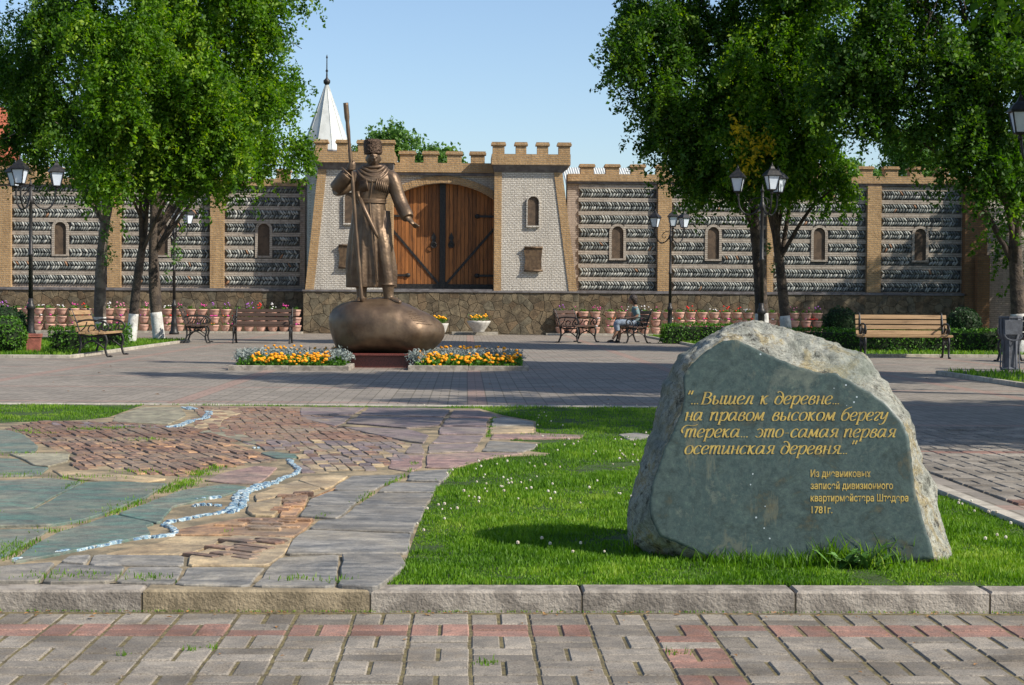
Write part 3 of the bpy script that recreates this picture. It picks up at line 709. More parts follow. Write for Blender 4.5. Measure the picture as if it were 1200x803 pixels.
GL = {
 'а':(.92,[[(.62,.85),(.45,1),(.2,.9),(.05,.5),(.08,.15),(.22,0),(.42,.15),(.62,.6)],[(.68,1),(.64,.25),(.70,.05),(.85,.12)]]),
 'о':(.82,[[(.4,1),(.15,.85),(.05,.45),(.15,.08),(.35,0),(.6,.15),(.7,.55),(.6,.9),(.4,1)]]),
 'с':(.70,[[(.6,.82),(.45,1),(.2,.88),(.05,.5),(.12,.12),(.32,0),(.6,.18)]]),
 'е':(.72,[[(.08,.45),(.4,.52),(.6,.75),(.45,1),(.2,.88),(.05,.5),(.12,.12),(.32,0),(.6,.18)]]),
 'э':(.78,[[(.08,.85),(.3,1),(.55,.85),(.65,.5),(.55,.12),(.3,0),(.05,.15)],[(.25,.5),(.64,.5)]]),
 'р':(.88,[[(.0,.85),(.2,1)],[(.2,1),(.12,-.45)],[(.17,.62),(.4,.95),(.6,1),(.75,.8),(.7,.35),(.5,0),(.2,.1)],[(-.02,-.45),(.3,-.45)]]),
 'н':(.82,[[(0,.88),(.15,1)],[(.15,1),(.12,0)],[(.14,.5),(.6,.5)],[(.62,1),(.58,.15),(.63,.03),(.75,.12)]]),
 'п':(.87,[[(0,.88),(.15,1)],[(.15,1),(.12,0)],[(.13,.6),(.35,.95),(.55,1),(.62,.85),(.6,.2),(.65,.03),(.8,.12)]]),
 'т':(1.14,[[(0,.88),(.15,1)],[(.15,1),(.12,0)],[(.13,.6),(.3,.95),(.45,1),(.52,.85),(.5,0)],[(.51,.6),(.68,.95),(.83,1),(.9,.85),(.88,.2),(.93,.03),(1.05,.12)]]),
 'и':(.87,[[(0,.88),(.12,1),(.14,.85),(.1,.2),(.2,0),(.4,.15),(.6,.6)],[(.64,1),(.6,.2),(.66,.03),(.8,.12)]]),
 'ш':(1.18,[[(0,.88),(.12,1),(.14,.85),(.1,.2),(.2,0),(.36,.15),(.5,.5)],[(.52,1),(.5,.2),(.6,0),(.78,.15),(.92,.5)],[(.94,1),(.92,.2),(.98,.03),(1.1,.12)]]),
 'л':(.82,[[(0,.08),(.1,.02),(.2,.3),(.33,.92),(.6,1)],[(.62,1),(.56,.2),(.62,.03),(.75,.12)]]),
 'м':(1.0,[[(0,.05),(.08,.03),(.2,.95)],[(.2,.95),(.42,.1)],[(.42,.1),(.78,1)],[(.78,1),(.74,.2),(.80,.03),(.92,.12)]]),
 'к':(.78,[[(0,.88),(.15,1)],[(.15,1),(.12,0)],[(.64,.95),(.5,.95),(.15,.5)],[(.25,.55),(.45,.1),(.55,0),(.7,.12)]]),
 'я':(.88,[[(.68,1),(.62,.2),(.68,.03),(.8,.1)],[(.66,.97),(.35,1),(.2,.8),(.3,.55),(.62,.5)],[(.45,.5),(.2,.08),(.05,.02)]]),
 'в':(.74,[[(.1,.4),(.2,.85),(.4,1),(.55,.85),(.45,.62),(.2,.55)],[(.2,.55),(.5,.5),(.6,.25),(.45,.02),(.2,0),(.08,.2),(.1,.5)]]),
 'ы':(1.02,[[(0,.88),(.12,1)],[(.12,1),(.1,.15),(.25,0),(.45,.1),(.5,.35),(.35,.5),(.12,.45)],[(.8,1),(.76,.2),(.82,.03),(.95,.12)]]),
 'г':(.60,[[(.05,.82),(.2,1),(.45,.95),(.5,.8),(.2,.3),(.15,.1),(.3,0),(.5,.15)]]),
 'д':(.84,[[(.1,1.35),(.25,1.5),(.5,1.35),(.68,1),(.7,.5),(.55,.08),(.3,0),(.08,.2),(.08,.6),(.25,.95),(.5,.9),(.68,.65)]]),
 'б':(.84,[[(.8,1.6),(.5,1.45),(.2,1.2),(.06,.7),(.08,.2),(.3,0),(.6,.15),(.7,.55),(.55,.9),(.3,.9),(.1,.65)]]),
 'у':(.80,[[(0,.88),(.12,1),(.15,.8),(.12,.35),(.25,.2),(.45,.35),(.6,.7)],[(.66,1),(.6,.2),(.45,-.3),(.2,-.45),(.05,-.35)]]),
 'В':(1.0,[[(.22,1.4),(.15,0)],[(.05,1.4),(.5,1.4),(.74,1.2),(.62,.85),(.2,.75)],[(.2,.75),(.6,.75),(.82,.45),(.67,.08),(.3,0),(0,0)]]),
 'Т':(1.14,[[(.15,1),(.12,0)],[(.13,.6),(.3,.95),(.45,1),(.52,.85),(.5,0)],[(.51,.6),(.68,.95),(.83,1),(.9,.85),(.88,.2),(.93,.03),(1.05,.12)],[(-.2,.5),(-.35,.85),(-.2,1.25),(.1,1.42),(.6,1.35),(1.0,1.5)]]),
 '.':(.34,[[(.08,0),(.08,.12)]]), '”':(.6,[[(.12,1.6),(.02,1.15)],[(.42,1.6),(.32,1.15)]]), '-':(.5,[[(.0,.5),(.42,.5)]]),
}
def nib(mb, pts, f):
    """a broad-nib stroke: thick where it runs upright, thin where it runs across"""
    c = smooth_curve([(x,y,0) for x,y in pts], 6) if len(pts) > 2 else [Vector((*pts[0],0)), Vector((*pts[1],0))]
    L = []; Rr = []
    for i, p in enumerate(c):
        t = (c[min(i+1,len(c)-1)]-c[max(i-1,0)]); t = t.normalized() if t.length > 1e-6 else Vector((0,1,0))
        w = .024+.060*abs(t.y)**1.5; n_ = Vector((-t.y,t.x,0))*w; L.append(p+n_); Rr.append(p-n_)
    if len(pts) == 2: pass
    vs = [f(q) for q in L]+[f(q) for q in Rr]; m = len(c)
    mb.add(vs, [(i,i+1,m+i+1,m+i) for i in range(m-1)])
lines = [(473.8,[('”',805,812),('...',811,820),('Вышел',822,883),('к',891,900),('деревне',908,975),('...',976.5,985)]),
 (493.0,[('на',803,823.5),('правом',832,896),('высоком',905,979),('берегу',986,1040)]),
 (512.6,[('Терека',802.5,867),('...',869,878),('это',885.5,918),('-',919.5,924.5),('самая',926.7,982.5),('первая',989,1050)]),
 (532.2,[('осетинская',802.5,908),('деревня',915,985),('...',985.5,994.5),('”',997,1005)])]
gold = simple('gold_paint', (.50,.36,.085), (.36,.26,.07), 40, .55, .2, vary=0)
XH = 10.0
for base, words in lines:
    for wd, xa, xb in words:
        ln_ = MB()
        tot = sum(GL[ch][0] for ch in wd); sx = (xb-xa)/(tot-.06)
        if wd in ('”',): sx = 11
        pen = 0
        for ch in wd:
            w_, st = GL[ch]
            for pts in st:
                nib(ln_, pts, lambda q, pen=pen: bpt(xa+(pen+q.x)*sx+q.y*XH*.24-1, base-q.y*XH, -.0022-.0001*(len(ln_.v)%7)))
            pen += w_
        ln_.obj('inscription_word', gold, bo, world=True)
for txt, xa, xb, base in (('Из дневниковых',950,1020.5,559),('записей дивизионного',950,1046.5,573.2),('квартирмейстера Штедера',950,1064.5,587.6),('1781г.',951,975.5,601.5)):
    cu = bpy.data.curves.new('t','FONT'); cu.body = txt; cu.size = 1; cu.offset = .015; o = bpy.data.objects.new('t', cu); C.objects.link(o)
    dg = bpy.context.evaluated_depsgraph_get(); dg.update(); tm = bpy.data.meshes.new_from_object(o.evaluated_get(dg)); bpy.data.objects.remove(o)
    mxx = max(v_.co.x for v_ in tm.vertices); mnx = min(v_.co.x for v_ in tm.vertices)
    for v_ in tm.vertices: v_.co = bpt(xa+(v_.co.x-mnx)/(mxx-mnx)*(xb-xa), base-v_.co.y*11.6, -.0022)
    tm.materials.clear(); tm.materials.append(gold); tm.update(); link('inscription_line', tm, bo, world=True)
# plantain / grass at the foot of the stone
gp = []
for _ in range(2600):
    u = random.uniform(742,1112); v = 660 if u > 860 else 640+(u-742)*.17
    if u > 1040: v = 660-(u-1040)*.13
    p = G(u, v+random.gauss(2,3)); gp.append((p.x, p.y-.02, 0, random.uniform(.6,1.7)))
for cx_ in (748,765,785,805,825,965,985,1025,1045):
    for _ in range(75):
        p = G(cx_+random.gauss(0,9), 662 if cx_ > 900 else 650); gp.append((p.x,p.y-.03,0,random.uniform(1,3.0)))
grass_stuff('boulder_grass', gp, .045, .0065, None, 9, lean=.8)
wd_ = thing('broadleaf_weed', 'low broad leaved weed growing against the foot of the engraved boulder', 'weed', tuple(G(1000,668)))
for i in range(26):
    a = random.uniform(0,2*PI); L = random.uniform(.07,.14); w_ = .017; rise = random.uniform(.4,1.3)
    b = MB(); d = Vector((math.cos(a),math.sin(a)*.5,0)); nn = Vector((-d.y,d.x,0)).normalized(); pp = [(0,0,0),(.35,.35,1),(.75,.62,.8),(1,.66,0)]
    off = Vector((random.uniform(-.10,.10), random.uniform(-.02,.02), 0)); vs = []
    for t, z_, w2 in pp:
        c_ = off+d*L*t+Vector((0,0,L*z_*rise)); vs += [c_-nn*w_*w2-Vector((0,0,0)), c_+Vector((0,0,-.003)), c_+nn*w_*w2]
    b.add(vs, [(r*3+q, r*3+q+1, r*3+q+4, r*3+q+3) for r in range(3) for q in range(2)])
    b.obj('leaf', M['hedge_plain'] if 'hedge_plain' in M else M.setdefault('hedge_plain', simple('weed_leaf', (.06,.15,.02),(.09,.2,.04),20,.45,.3)), wd_, smooth=True)

# ================================================================== BRONZE STATUE ON ITS BOULDER
SY = 29.0; ORG = P(435,354,SY); SC_ = 70.7
def loft(mb, secs, n=72, fold=None):
    """secs: (z, cx, cy, rx, ry)"""
    vs = []
    for i, (z,cx,cy,rx,ry) in enumerate(secs):
        for k_ in range(n):
            th = 2*PI*k_/n; f = 1+(fold(th, z) if fold else 0)
            vs.append((cx+rx*f*math.cos(th), cy+ry*f*math.sin(th), z))
    m = len(secs); mb.add(vs, [(i*n+a,i*n+(a+1)%n,(i+1)*n+(a+1)%n,(i+1)*n+a) for i in range(m-1) for a in range(n)]+[tuple(reversed(range(n))),tuple(range((m-1)*n,m*n))])
def smoothsec(secs, n=5):
    a = [Vector(s_[:3]) for s_ in secs]; b = [Vector((s_[3],s_[4],0)) for s_ in secs]
    A = smooth_curve(a, n); B = smooth_curve(b, n); return [(p.x,p.y,p.z,q.x,q.y) for p,q in zip(A,B)]
stt = thing('bronze_statue', 'bronze statue of a man in long coat and wool hat holding a staff', 'statue', (ORG.x, SY, 0))
zo = ORG.z
B = MB()
def fold(th, z):
    k_ = max(0, min(1, (1.62-z)/1.2)); ph = .5*math.sin(z*1.7)
    return k_*(.085*math.sin(13*th+ph*2)+.05*math.sin(7*th+1+ph)+.035*math.sin(23*th))
# coat skirt
sk = smoothsec([(.24,-.02,.04,.375,.29),(.28,-.02,.04,.385,.30),(.60,-.02,.03,.39,.30),(.95,-.03,.02,.355,.275),(1.25,-.04,.01,.31,.24),(1.5,-.04,.0,.275,.21),(1.64,-.04,0,.262,.19)],5)
loft(B, sk, 110, fold)
# trunk
loft(B, smoothsec([(1.58,-.04,0,.262,.19),(1.66,-.04,0,.262,.19),(1.80,-.01,0,.295,.20),(1.95,.02,0,.325,.205),(2.06,.03,.0,.33,.185),(2.15,.03,.0,.25,.14),(2.20,.02,0,.12,.11),(2.30,.02,-.01,.095,.10)],4), 48)
# shoulders and sleeves
def limb(pts, rad, n=16, it=5, flat=1):
    P_ = [Vector(p) for p in pts]; Cc = smooth_curve(P_, it); rr = smooth_curve([Vector((r_,0,0)) for r_ in rad], it); B.tube(Cc, [q.x for q in rr], n, True, flat)
limb([(.16,0,2.08),(.30,0,2.06),(.37,-.02,1.95),(.44,-.04,1.74),(.51,-.10,1.57),(.58,-.20,1.44),(.61,-.24,1.38)], [.10,.125,.125,.115,.115,.11,.10])     # arm reaching down right
limb([(-.12,0,2.08),(-.26,0,2.05),(-.38,-.04,1.94),(-.50,-.10,1.86),(-.575,-.16,1.86)], [.10,.115,.115,.12,.12])                 # upper arm out left
limb([(-.575,-.16,1.86),(-.50,-.22,1.94),(-.42,-.27,2.03),(-.375,-.29,2.08)], [.12,.125,.125,.12])                           # wide sleeve of the raised forearm
limb([(-.42,-.27,2.04),(-.36,-.30,2.13),(-.325,-.31,2.19)], [.07,.055,.048])                                            # forearm
# hand closed round the staff
B.ball((-.315,-.29,2.23), .062, 14, 8, (1,.8,1.15))
for i in range(4):
    z = 2.275-.032*i; r_ = .060-.003*abs(i-1.5)
    B.tube([(-.315+r_*math.cos(a), -.33+r_*.9*math.sin(a), z-.006*j) for j, a in enumerate([.9,.3,-.4,-1.1,-1.9,-2.6,-3.3])], [.019,.019,.019,.0185,.018,.016,.013], 8)
B.tube([(-.29,-.27,2.24),(-.265,-.315,2.275),(-.285,-.365,2.30)], [.024,.021,.016], 8)
# hand pointing down right: palm, four unequal fingers, thumb
B.tube([(.60,-.23,1.40),(.635,-.26,1.345),(.675,-.29,1.305)], [.058,.062,.050], 14, True, .62)
d = Vector((.72,-.22,-.45)).normalized()
for i, (oy, oz, L, cur) in enumerate([(-.030,.03,.155,.0),(-.008,.012,.14,.25),(.014,-.008,.115,.6),(.034,-.03,.085,.8)]):
    p = Vector((.675,-.29+oy,1.30+oz*.6)); q = [p]; dd = d.copy()
    for j in range(3): dd = (dd+Vector((-.25,0,-.5))*cur*.6).normalized(); p = p+dd*L*(.42,.32,.26)[j]; q.append(p)
    B.tube(q, [.020,.019,.0165,.012], 8)
B.tube([(.64,-.30,1.335),(.66,-.345,1.30),(.695,-.36,1.27)], [.024,.021,.014], 8)
# head
B.ball((.025,-.02,2.37), .125, 24, 16, (.92,1.08,1.22)); B.ball((.03,-.07,2.285), .075, 16, 10, (1,1,.8))
B.tube([(.045,-.150,2.41),(.052,-.185,2.355),(.050,-.178,2.335)], [.016,.026,.020], 8)         # nose
B.tube([(-.03,-.138,2.415),(.03,-.155,2.42),(.10,-.125,2.415)], [.014,.018,.014], 8)          # brow
B.tube([(.01,-.150,2.312),(.05,-.162,2.318),(.09,-.142,2.312)], [.010,.014,.010], 8)          # moustache and mouth
B.tube([(.02,-.146,2.292),(.05,-.152,2.290),(.08,-.142,2.292)], [.008,.011,.008], 8)
for sx_ in (-1,1): B.ball((.025+sx_*.118,.0,2.36), .032, 10, 8, (.5,1,1.3)); B.ball((.045+sx_*.042,-.135,2.39), .017, 8, 6)
# legs and boots
limb([(.12,-.02,1.2),(.19,-.10,.95),(.22,-.15,.72),(.265,-.16,.45),(.29,-.16,.26)], [.16,.140,.115,.105,.10])
limb([(.285,-.17,.30),(.29,-.16,.14),(.30,-.16,.05)], [.105,.088,.085])
limb([(.29,-.12,.03),(.36,-.20,.035),(.44,-.28,.015),(.50,-.33,-.005)], [.075,.075,.062,.035], 14, 4, .75)
limb([(-.16,-.05,.5),(-.155,-.10,.3),(-.15,-.10,.05)], [.11,.095,.08])
limb([(-.15,-.06,.03),(-.17,-.18,.03),(-.19,-.30,.0),(-.195,-.34,-.01)], [.078,.075,.058,.035], 14, 4, .75)
# falling coat front over the striding leg
limb([(.22,-.02,1.5),(.24,-.10,1.15),(.26,-.06,.80),(.22,-.02,.34)], [.09,.10,.10,.09], 12, 5, .5)
def bd(p): return .0045*noise.noise(p*9)+.002*noise.noise(p*30)
body = remesh(B, .0105, 'statue_body', M['bronze'], 3, bd)
link('figure', body, stt, loc=(0,0,zo))
def spart(mb, name, m='bronze', smooth=True): return mb.obj(name, M[m], stt, smooth, loc=(0,0,zo))
# wool hat with curls
H = MB(); loft(H, smoothsec([(2.435,.02,-.01,.148,.160),(2.46,.02,-.01,.160,.172),(2.58,.015,0,.166,.176),(2.67,.01,0,.155,.165),(2.70,.01,0,.12,.13)],4), 48)
hm = remesh(H, .010, 'hat', M['bronze_wool'], 1, lambda p: .010*noise.noise(p*34)+.007*noise.noise(p*60)); ho = link('wool_hat', hm, stt, loc=(.0015,0,zo+.16)); ho.scale = (.92,.92,.935)
# staff
q = MB(); st_ = [(-.41,-.36,3.24),(-.375,-.345,2.85),(-.33,-.33,2.35),(-.285,-.35,1.85),(-.235,-.37,1.2),(-.175,-.40,.55),(-.13,-.42,.0)]
cc = smooth_curve(st_, 6); q.tube(cc, [.042 if p.z > 2.95 else .030+.004*math.sin(p.z*14) for p in cc], 10); spart(q, 'staff')
# hood scarf: folds round the neck and over the chest
q = MB()
for i in range(4):
    a0 = .085+.028*i; zz = 2.225-.030*i
    ring_ = [(.02+(a0+.05)*1.12*math.cos(t), -.02-(a0)*.98*math.sin(t), zz-.055*i*max(0,math.sin(t))**2+.01*math.sin(3*t+i)+.05*(1-max(0,math.sin(t)))*(i>0)*.6) for t in [j*2*PI/30 for j in range(31)]]
    q.tube(ring_, .034, 8)
spart(q, 'hood_scarf')
q = MB()
for t0 in range(2):
    ring_ = [(-.04+.272*math.cos(t), .203*math.sin(t), 1.635+.045*t0) for t in [j*2*PI/40 for j in range(41)]]; q.tube(ring_, .016, 6)
q.tube([(-.04+.266*math.cos(t), .197*math.sin(t), 1.658) for t in [j*2*PI/40 for j in range(41)]], .02, 6); spart(q, 'belt')
# cartridge rows on the chest
for s_, x0_, sl_ in ((-1,-.125,.2),(1,.185,-.35)):
    for j in range(8):
        x_ = x0_+(j-3.5)*.029 if s_ > 0 else x0_+(j-3.5)*.018
        zc = 1.905+(j-3.5)*.024*sl_*(1 if s_ > 0 else .8)
        yy = -.226+abs(x_-.02)**2*2.0
        q = MB(); q.tube([(x_-s_*.016,yy-.012,zc-.095),(x_+s_*.004,yy-.010,zc+.0),(x_+s_*.018,yy+.012,zc+.095)], [.012,.0125,.011], 6); spart(q, 'cartridge_tube')
# dagger
q = MB(); q.tube([(-.225,-.215,1.80),(-.20,-.235,1.73),(-.185,-.24,1.69)], [.036,.022,.026], 10); spart(q, 'dagger_hilt')
q = MB(); q.tube([(-.185,-.24,1.69),(-.10,-.275,1.50),(.02,-.31,1.26),(.10,-.32,1.10),(.125,-.32,1.05)], [.040,.042,.036,.030,.016], 10); spart(q, 'dagger_sheath')
# cuffs, boot tops, coat edge
q = MB(); q.tube([(-.375+.125*math.cos(t)*.8,-.29+.10*math.sin(t),2.10-.09*math.cos(t)) for t in [j*2*PI/24 for j in range(25)]], .016, 6); spart(q, 'sleeve_cuff')
q = MB(); q.tube([(.285+.112*math.cos(t),-.17+.112*math.sin(t),.285) for t in [j*2*PI/24 for j in range(25)]], .014, 6); spart(q, 'boot_top')
q = MB(); q.tube(smooth_curve([(.02,-.205,2.0),(.0,-.205,1.80),(-.02,-.195,1.66),(.0,-.225,1.4),(.06,-.285,1.0),(.09,-.29,.6),(.12,-.28,.33)],6), .013, 6); spart(q, 'coat_edge')
# bronze boulder
RK = [(386,382),(388,370),(396,359),(408,353.5),(424,350.5),(440,351),(458,352.5),(474,355.5),(488,361),(500,368),(511,375),(519,384),(521,391),(515,400),(505,408),(495,415),(400,415),(391,400)]
q = MB(); NB = 96; cx_, cz_ = 452, 384
pr = [polar(RK,(cx_,cz_),2*PI*k_/NB)*1.03 for k_ in range(NB)]; pr = [(pr[k_-2]+pr[k_-1]+pr[k_]+pr[(k_+1)%NB]+pr[(k_+2)%NB])/5 for k_ in range(NB)]
vs = []; NR = 28
for i in range(NR+1):
    ph = -PI/2+PI*i/NR
    for k_ in range(NB):
        th = 2*PI*k_/NB; f = max(math.cos(ph),.001)**.72; u_ = cx_+pr[k_]*f*math.cos(th); v_ = cz_+pr[k_]*f*math.sin(th)
        p = P(u_, v_, SY); vs.append((p.x-ORG.x, math.sin(ph)*.72*(1 if ph < 0 else .9), p.z))
q.add(vs, [(i*NB+k_,i*NB+(k_+1)%NB,(i+1)*NB+(k_+1)%NB,(i+1)*NB+k_) for i in range(NR) for k_ in range(NB)])
def rock(p):
    f = .05*noise.noise(p*2.0+Vector((4,1,0)))+.008*noise.noise(p*7); return f
rk = remesh(q, .022, 'bronze_rock', M['bronze'], 4, rock); link('bronze_boulder', rk, stt)
# small worn lettering cut into the side of the bronze boulder: ten short lines
from mathutils.bvhtree import BVHTree
bvh = BVHTree.FromPolygons([v_.co+Vector((ORG.x,SY,0)) for v_ in rk.vertices], [tuple(p_.vertices) for p_ in rk.polygons])
rr = random.Random(4)
for i, (ua,ub,vv) in enumerate([(477,483,364.5),(477,488,366.5),(479,491,368.7),(480,492,371),(482,495,373.2),(484,497,375.6),(488,506,379)]):
    q = MB(); u_ = ua
    while u_ < ub:
        w_ = rr.uniform(.7,1.5); pts_ = []
        for j in range(3):
            h_ = bvh.ray_cast(CAM, ray(u_+w_*j/2, vv+(u_-ua)*.10+rr.uniform(-.35,.35)))[0]
            if h_: pts_.append(h_-ray(u_,vv)*.004)
        if len(pts_) == 3: q.tube(pts_, .0055, 4)
        u_ += w_+.35
    if q.v: tag(q.obj('inscription_line', M['bronze'], stt, world=True), kind='stuff')
# red granite base
b = MB(); b.bevbox(-.62,.62,-.62,.62,0,.20,.012); pb = G(444,431); base_ = b.obj('granite_base', M['granite_red'], stt); base_.location = (P(444,431,pb.y).x-ORG.x, pb.y+.62-SY, 0)
b = MB(); b.bevbox(-.72,.72,-.72,.72,.2,.235,.01); o = b.obj('granite_slab', M['granite_red'], stt); o.location = base_.location

# ================================================================== leaf clouds
def leaf_mesh(name, cen, size, m, rg, droop=.3, nrm=None, aspect=.62, tone=None):
    n = len(cen); cen = np.asarray(cen, float)
    nv = rg.normal(size=(n,3)); nv[:,2] += .55
    if nrm is not None: nv += np.asarray(nrm)*1.2
    nv /= np.linalg.norm(nv,axis=1)[:,None]
    t = rg.normal(size=(n,3)); t[:,2] -= droop*2; t -= nv*np.sum(t*nv,axis=1)[:,None]; t /= np.linalg.norm(t,axis=1)[:,None]+1e-9
    b = np.cross(nv,t); s_ = size*rg.uniform(.6,1.3,n)[:,None]
    v = np.empty((n,4,3)); v[:,0] = cen-t*s_*.5; v[:,1] = cen+b*s_*aspect*.5+nv*s_*.12; v[:,2] = cen+t*s_*.6; v[:,3] = cen-b*s_*aspect*.5+nv*s_*.12
    q = np.arange(n)[:,None]*4+np.array([[0,1,2,3]])
    if tone is None: tone = np.clip(rg.normal(.42,.2,n),0,1)
    return np_mesh(name, v.reshape(-1,3), q, m, np.repeat(tone,4))
def crown_points(blobs, nspray, per, rg, droop=.6, length=.95, spread=.10, shell=.5):
    """leafy sprays that hang from the ends of twigs, spread through a set of lobes"""
    vol = np.array([b[3]**2 for b in blobs]); pr = vol/vol.sum(); out = []; tones = []
    idx = rg.choice(len(blobs), nspray, p=pr)
    for i in idx:
        cx,cy,cz,r = blobs[i][:4]; d = rg.normal(size=3); d /= np.linalg.norm(d); rr = r*(shell+(1.05-shell)*rg.random()**.8)
        fr_ = 1+.22*noise.noise(Vector((cx+d[0]*2.1,cy+d[1]*2.1,cz+d[2]*2.1)))
        c = np.array([cx,cy,cz])+d*rr*fr_*np.array([1,1,.92])
        dirr = np.array([d[0],d[1],d[2]*.3-droop])+rg.normal(size=3)*.25; dirr /= np.linalg.norm(dirr); L = length*rg.uniform(.5,1.2)
        t = rg.random(per); side = rg.normal(size=(per,3))*spread*(1-.5*t)[:,None]
        out.append(c+dirr*((t-.45)*L)[:,None]+np.array([0,0,-1])*(t**2*L*.35)[:,None]+side)
        tones.append(np.clip(rg.normal(.42+.22*rg.normal(),.15,per),0,1))
    return np.concatenate(out), np.concatenate(tones)
def pxblob(u, v, r, Y, dy=0):
    p = P(u,v,Y+dy); return (p.x,p.y,p.z,r*Y/FP)
def tree(name, label, group, base, trunk, blobs, nspray, per, seed, white=0, leaf='leaf', size=.10, bark='bark', limbs=True, rad=.17, **kw):
    """trunk: list of world points from base upward; blobs: lobes of the crown"""
    rg = np.random.default_rng(seed); t = thing(name, label, 'tree', base, 0, group)
    c = smooth_curve(trunk, 6); L = len(c)
    rr = [rad*(1.35 if i == 0 else 1)*(1-.55*i/(L-1))+.012*noise.noise(c[i]*3) for i in range(L)]
    q = MB(); q.tube(c, rr, 12); q.obj('trunk', M[bark], t, True, world=True)
    if white:
        q = MB(); k_ = [i for i in range(L) if c[i].z < white]; top = k_[-1]+1
        f = (white-c[k_[-1]].z)/max(1e-6,(c[top].z-c[k_[-1]].z)); q.tube([c[i] for i in k_]+[c[top-1].lerp(c[top],f)], [rr[i]+.006 for i in k_]+[rr[top]+.006], 12); q.obj('whitewashed_base', M['whitewash'], t, True, world=True)
    if limbs:
        for i, b_ in enumerate(blobs):
            tgt = Vector(b_[:3]); j = min(L-1, int(L*(.45+.5*rg.random()))); s0 = c[j]
            mid = s0.lerp(tgt,.5)+Vector((0,0,.12*(tgt-s0).length)); lb = smooth_curve([s0,mid,tgt],5); r1 = rr[j]*.55
            q = MB(); q.tube(lb, [r1*(1-.8*k_/(len(lb)-1)) for k_ in range(len(lb))], 7)
            for m_ in range(5):
                d = Vector(rg.normal(size=3)); d.normalize(); e = lb[rg.integers(4,len(lb))]; q.tube([e, e+d*b_[3]*.45+Vector((0,0,.1)), e+d*b_[3]*.95-Vector((0,0,.1))], [r1*.32,r1*.2,.008], 5)
            q.obj('limb', M[bark], t, True, world=True)
    pts, tn = crown_points(subl(blobs, rg), int(nspray*.66), int(per*1.5), rg, **kw)
    link('crown', leaf_mesh('crown', pts, size, M[leaf], rg, .35, tone=tn), t, world=True)
    return t

# ================================================================== FORTRESS WALL
YT, YG, YWG = 59.0, 59.75, 60.1      # towers, gate wall, wings
def X(u, Y=YT): return P(u, 360, Y).x
def Zt(v, u=600, Y=YT): return P(u, v, Y).z
def wallbox(name, m, parent, x0, x1, y0, y1, z0, z1, top=None):
    b = MB(); b.box(x0,x1,y0,y1,z0,z1); return b.obj(name, M[m], parent, world=True)
ZPL = 1.47                          # top of the stone plinth
def subl(blobs, rg, k=5):
    """break each lobe of a crown into smaller lobes so that the outline is uneven"""
    out = []
    for b in blobs:
        out.append((b[0],b[1],b[2],b[3]*.62))
        for _ in range(k):
            d = rg.normal(size=3); d /= np.linalg.norm(d); f = b[3]*rg.uniform(.6,1.08); out.append((b[0]+d[0]*f, b[1]+d[1]*f, b[2]+d[2]*f, b[3]*rg.uniform(.26,.46)))
    return out
def plinth(parent, x0, x1, y, seed, depth=.5, ret=None):
    rnd = random.Random(seed); wallbox('plinth', 'plinth_mortar', parent, x0, x1, y, y+depth, -.1, ZPL-.06)
    wallbox('plinth_cap', 'cornice', parent, x0-.02, x1+.02, y-.05, y+depth, ZPL-.06, ZPL)
    cells = voronoi(x0+.01, x1-.01, 0, ZPL-.07, .25, 1.0, .012, 1.15, rnd); cx = (x0+x1)/2
    cells.sort(key=lambda c: min(abs(c[0][0]-cx), 1e9))
    st = MB()
    for i, c in enumerate(cells):
        pr_ = .012+rnd.uniform(0,.016); b = MB() if i < 280 else st; ctr = (sum(p[0] for p in c)/len(c), sum(p[1] for p in c)/len(c))
        n_ = len(c); ins = [(ctr[0]+(p[0]-ctr[0])*.93, ctr[1]+(p[1]-ctr[1])*.93) for p in c]
        vs = [(p[0],y+.005,p[1]) for p in c]+[(p[0],y-pr_*.6,p[1]) for p in c]+[(p[0],y-pr_,p[1]) for p in ins]
        fs = [tuple(range(2*n_,3*n_))]
        for a in range(n_): j = (a+1)%n_; fs += [(a,j,n_+j,n_+a),(n_+a,n_+j,2*n_+j,2*n_+a)]
        b.add(vs, [tuple(f) for f in fs])
        if i < 280: b.obj('plinth_stone', M['plinth%d' % rnd.randrange(6)], parent, world=True)
    if st.v: tag(st.obj('plinth_stone_field', M['plinth0'], parent, world=True), kind='stuff')
def merlon(parent, x0, x1, y0, y1, z0, z1, m='orange_brick'):
    b = MB(); h = z1-z0; b.box(x0+.03,x1-.03,y0+.03,y1-.03,z0,z1-h*.28); b.box(x0-.02,x1+.02,y0-.02,y1+.02,z1-h*.28+.001,z1-h*.12); b.box(x0,x1,y0,y1,z1-h*.12+.001,z1)
    return b.obj('merlon', M[m], parent, world=True)
def niche(parent, xc, w, z0, z1, y, frame='pale_brick', fw=.12):
    """arched blind window: brick surround standing proud, dark recessed panel"""
    r = w/2; zs = z1-r; arc = lambda R_, n=10: [(xc+R_*math.cos(a), zs+R_*math.sin(a)) for a in [PI*j/n for j in range(n+1)]]
    o = [(xc+r+fw,z0)]+arc(r+fw)+[(xc-r-fw,z0)]; i = [(xc+r,z0)]+arc(r)+[(xc-r,z0)]; n_ = len(o)
    vs = [(p[0],y-.075,p[1]) for p in o]+[(p[0],y-.075,p[1]) for p in i]+[(p[0],y+.0,p[1]) for p in o]+[(p[0],y-.018,p[1]) for p in i]
    fs = []
    for a in range(n_-1): fs += [(a,a+1,n_+a+1,n_+a),(2*n_+a,2*n_+a+1,a+1,a),(n_+a,n_+a+1,3*n_+a+1,3*n_+a)]
    b = MB(); b.add(vs, fs); f = b.obj('niche_frame', M[frame], parent, world=True)
    b = MB(); b.add([(p[0],y-.016,p[1]) for p in i], [tuple(range(n_))]); b.obj('niche_panel', M['niche'], parent, world=True)
    wallbox('niche_sill', frame, parent, xc-r-fw, xc+r+fw, y-.08, y, z0-.06, z0-.001)
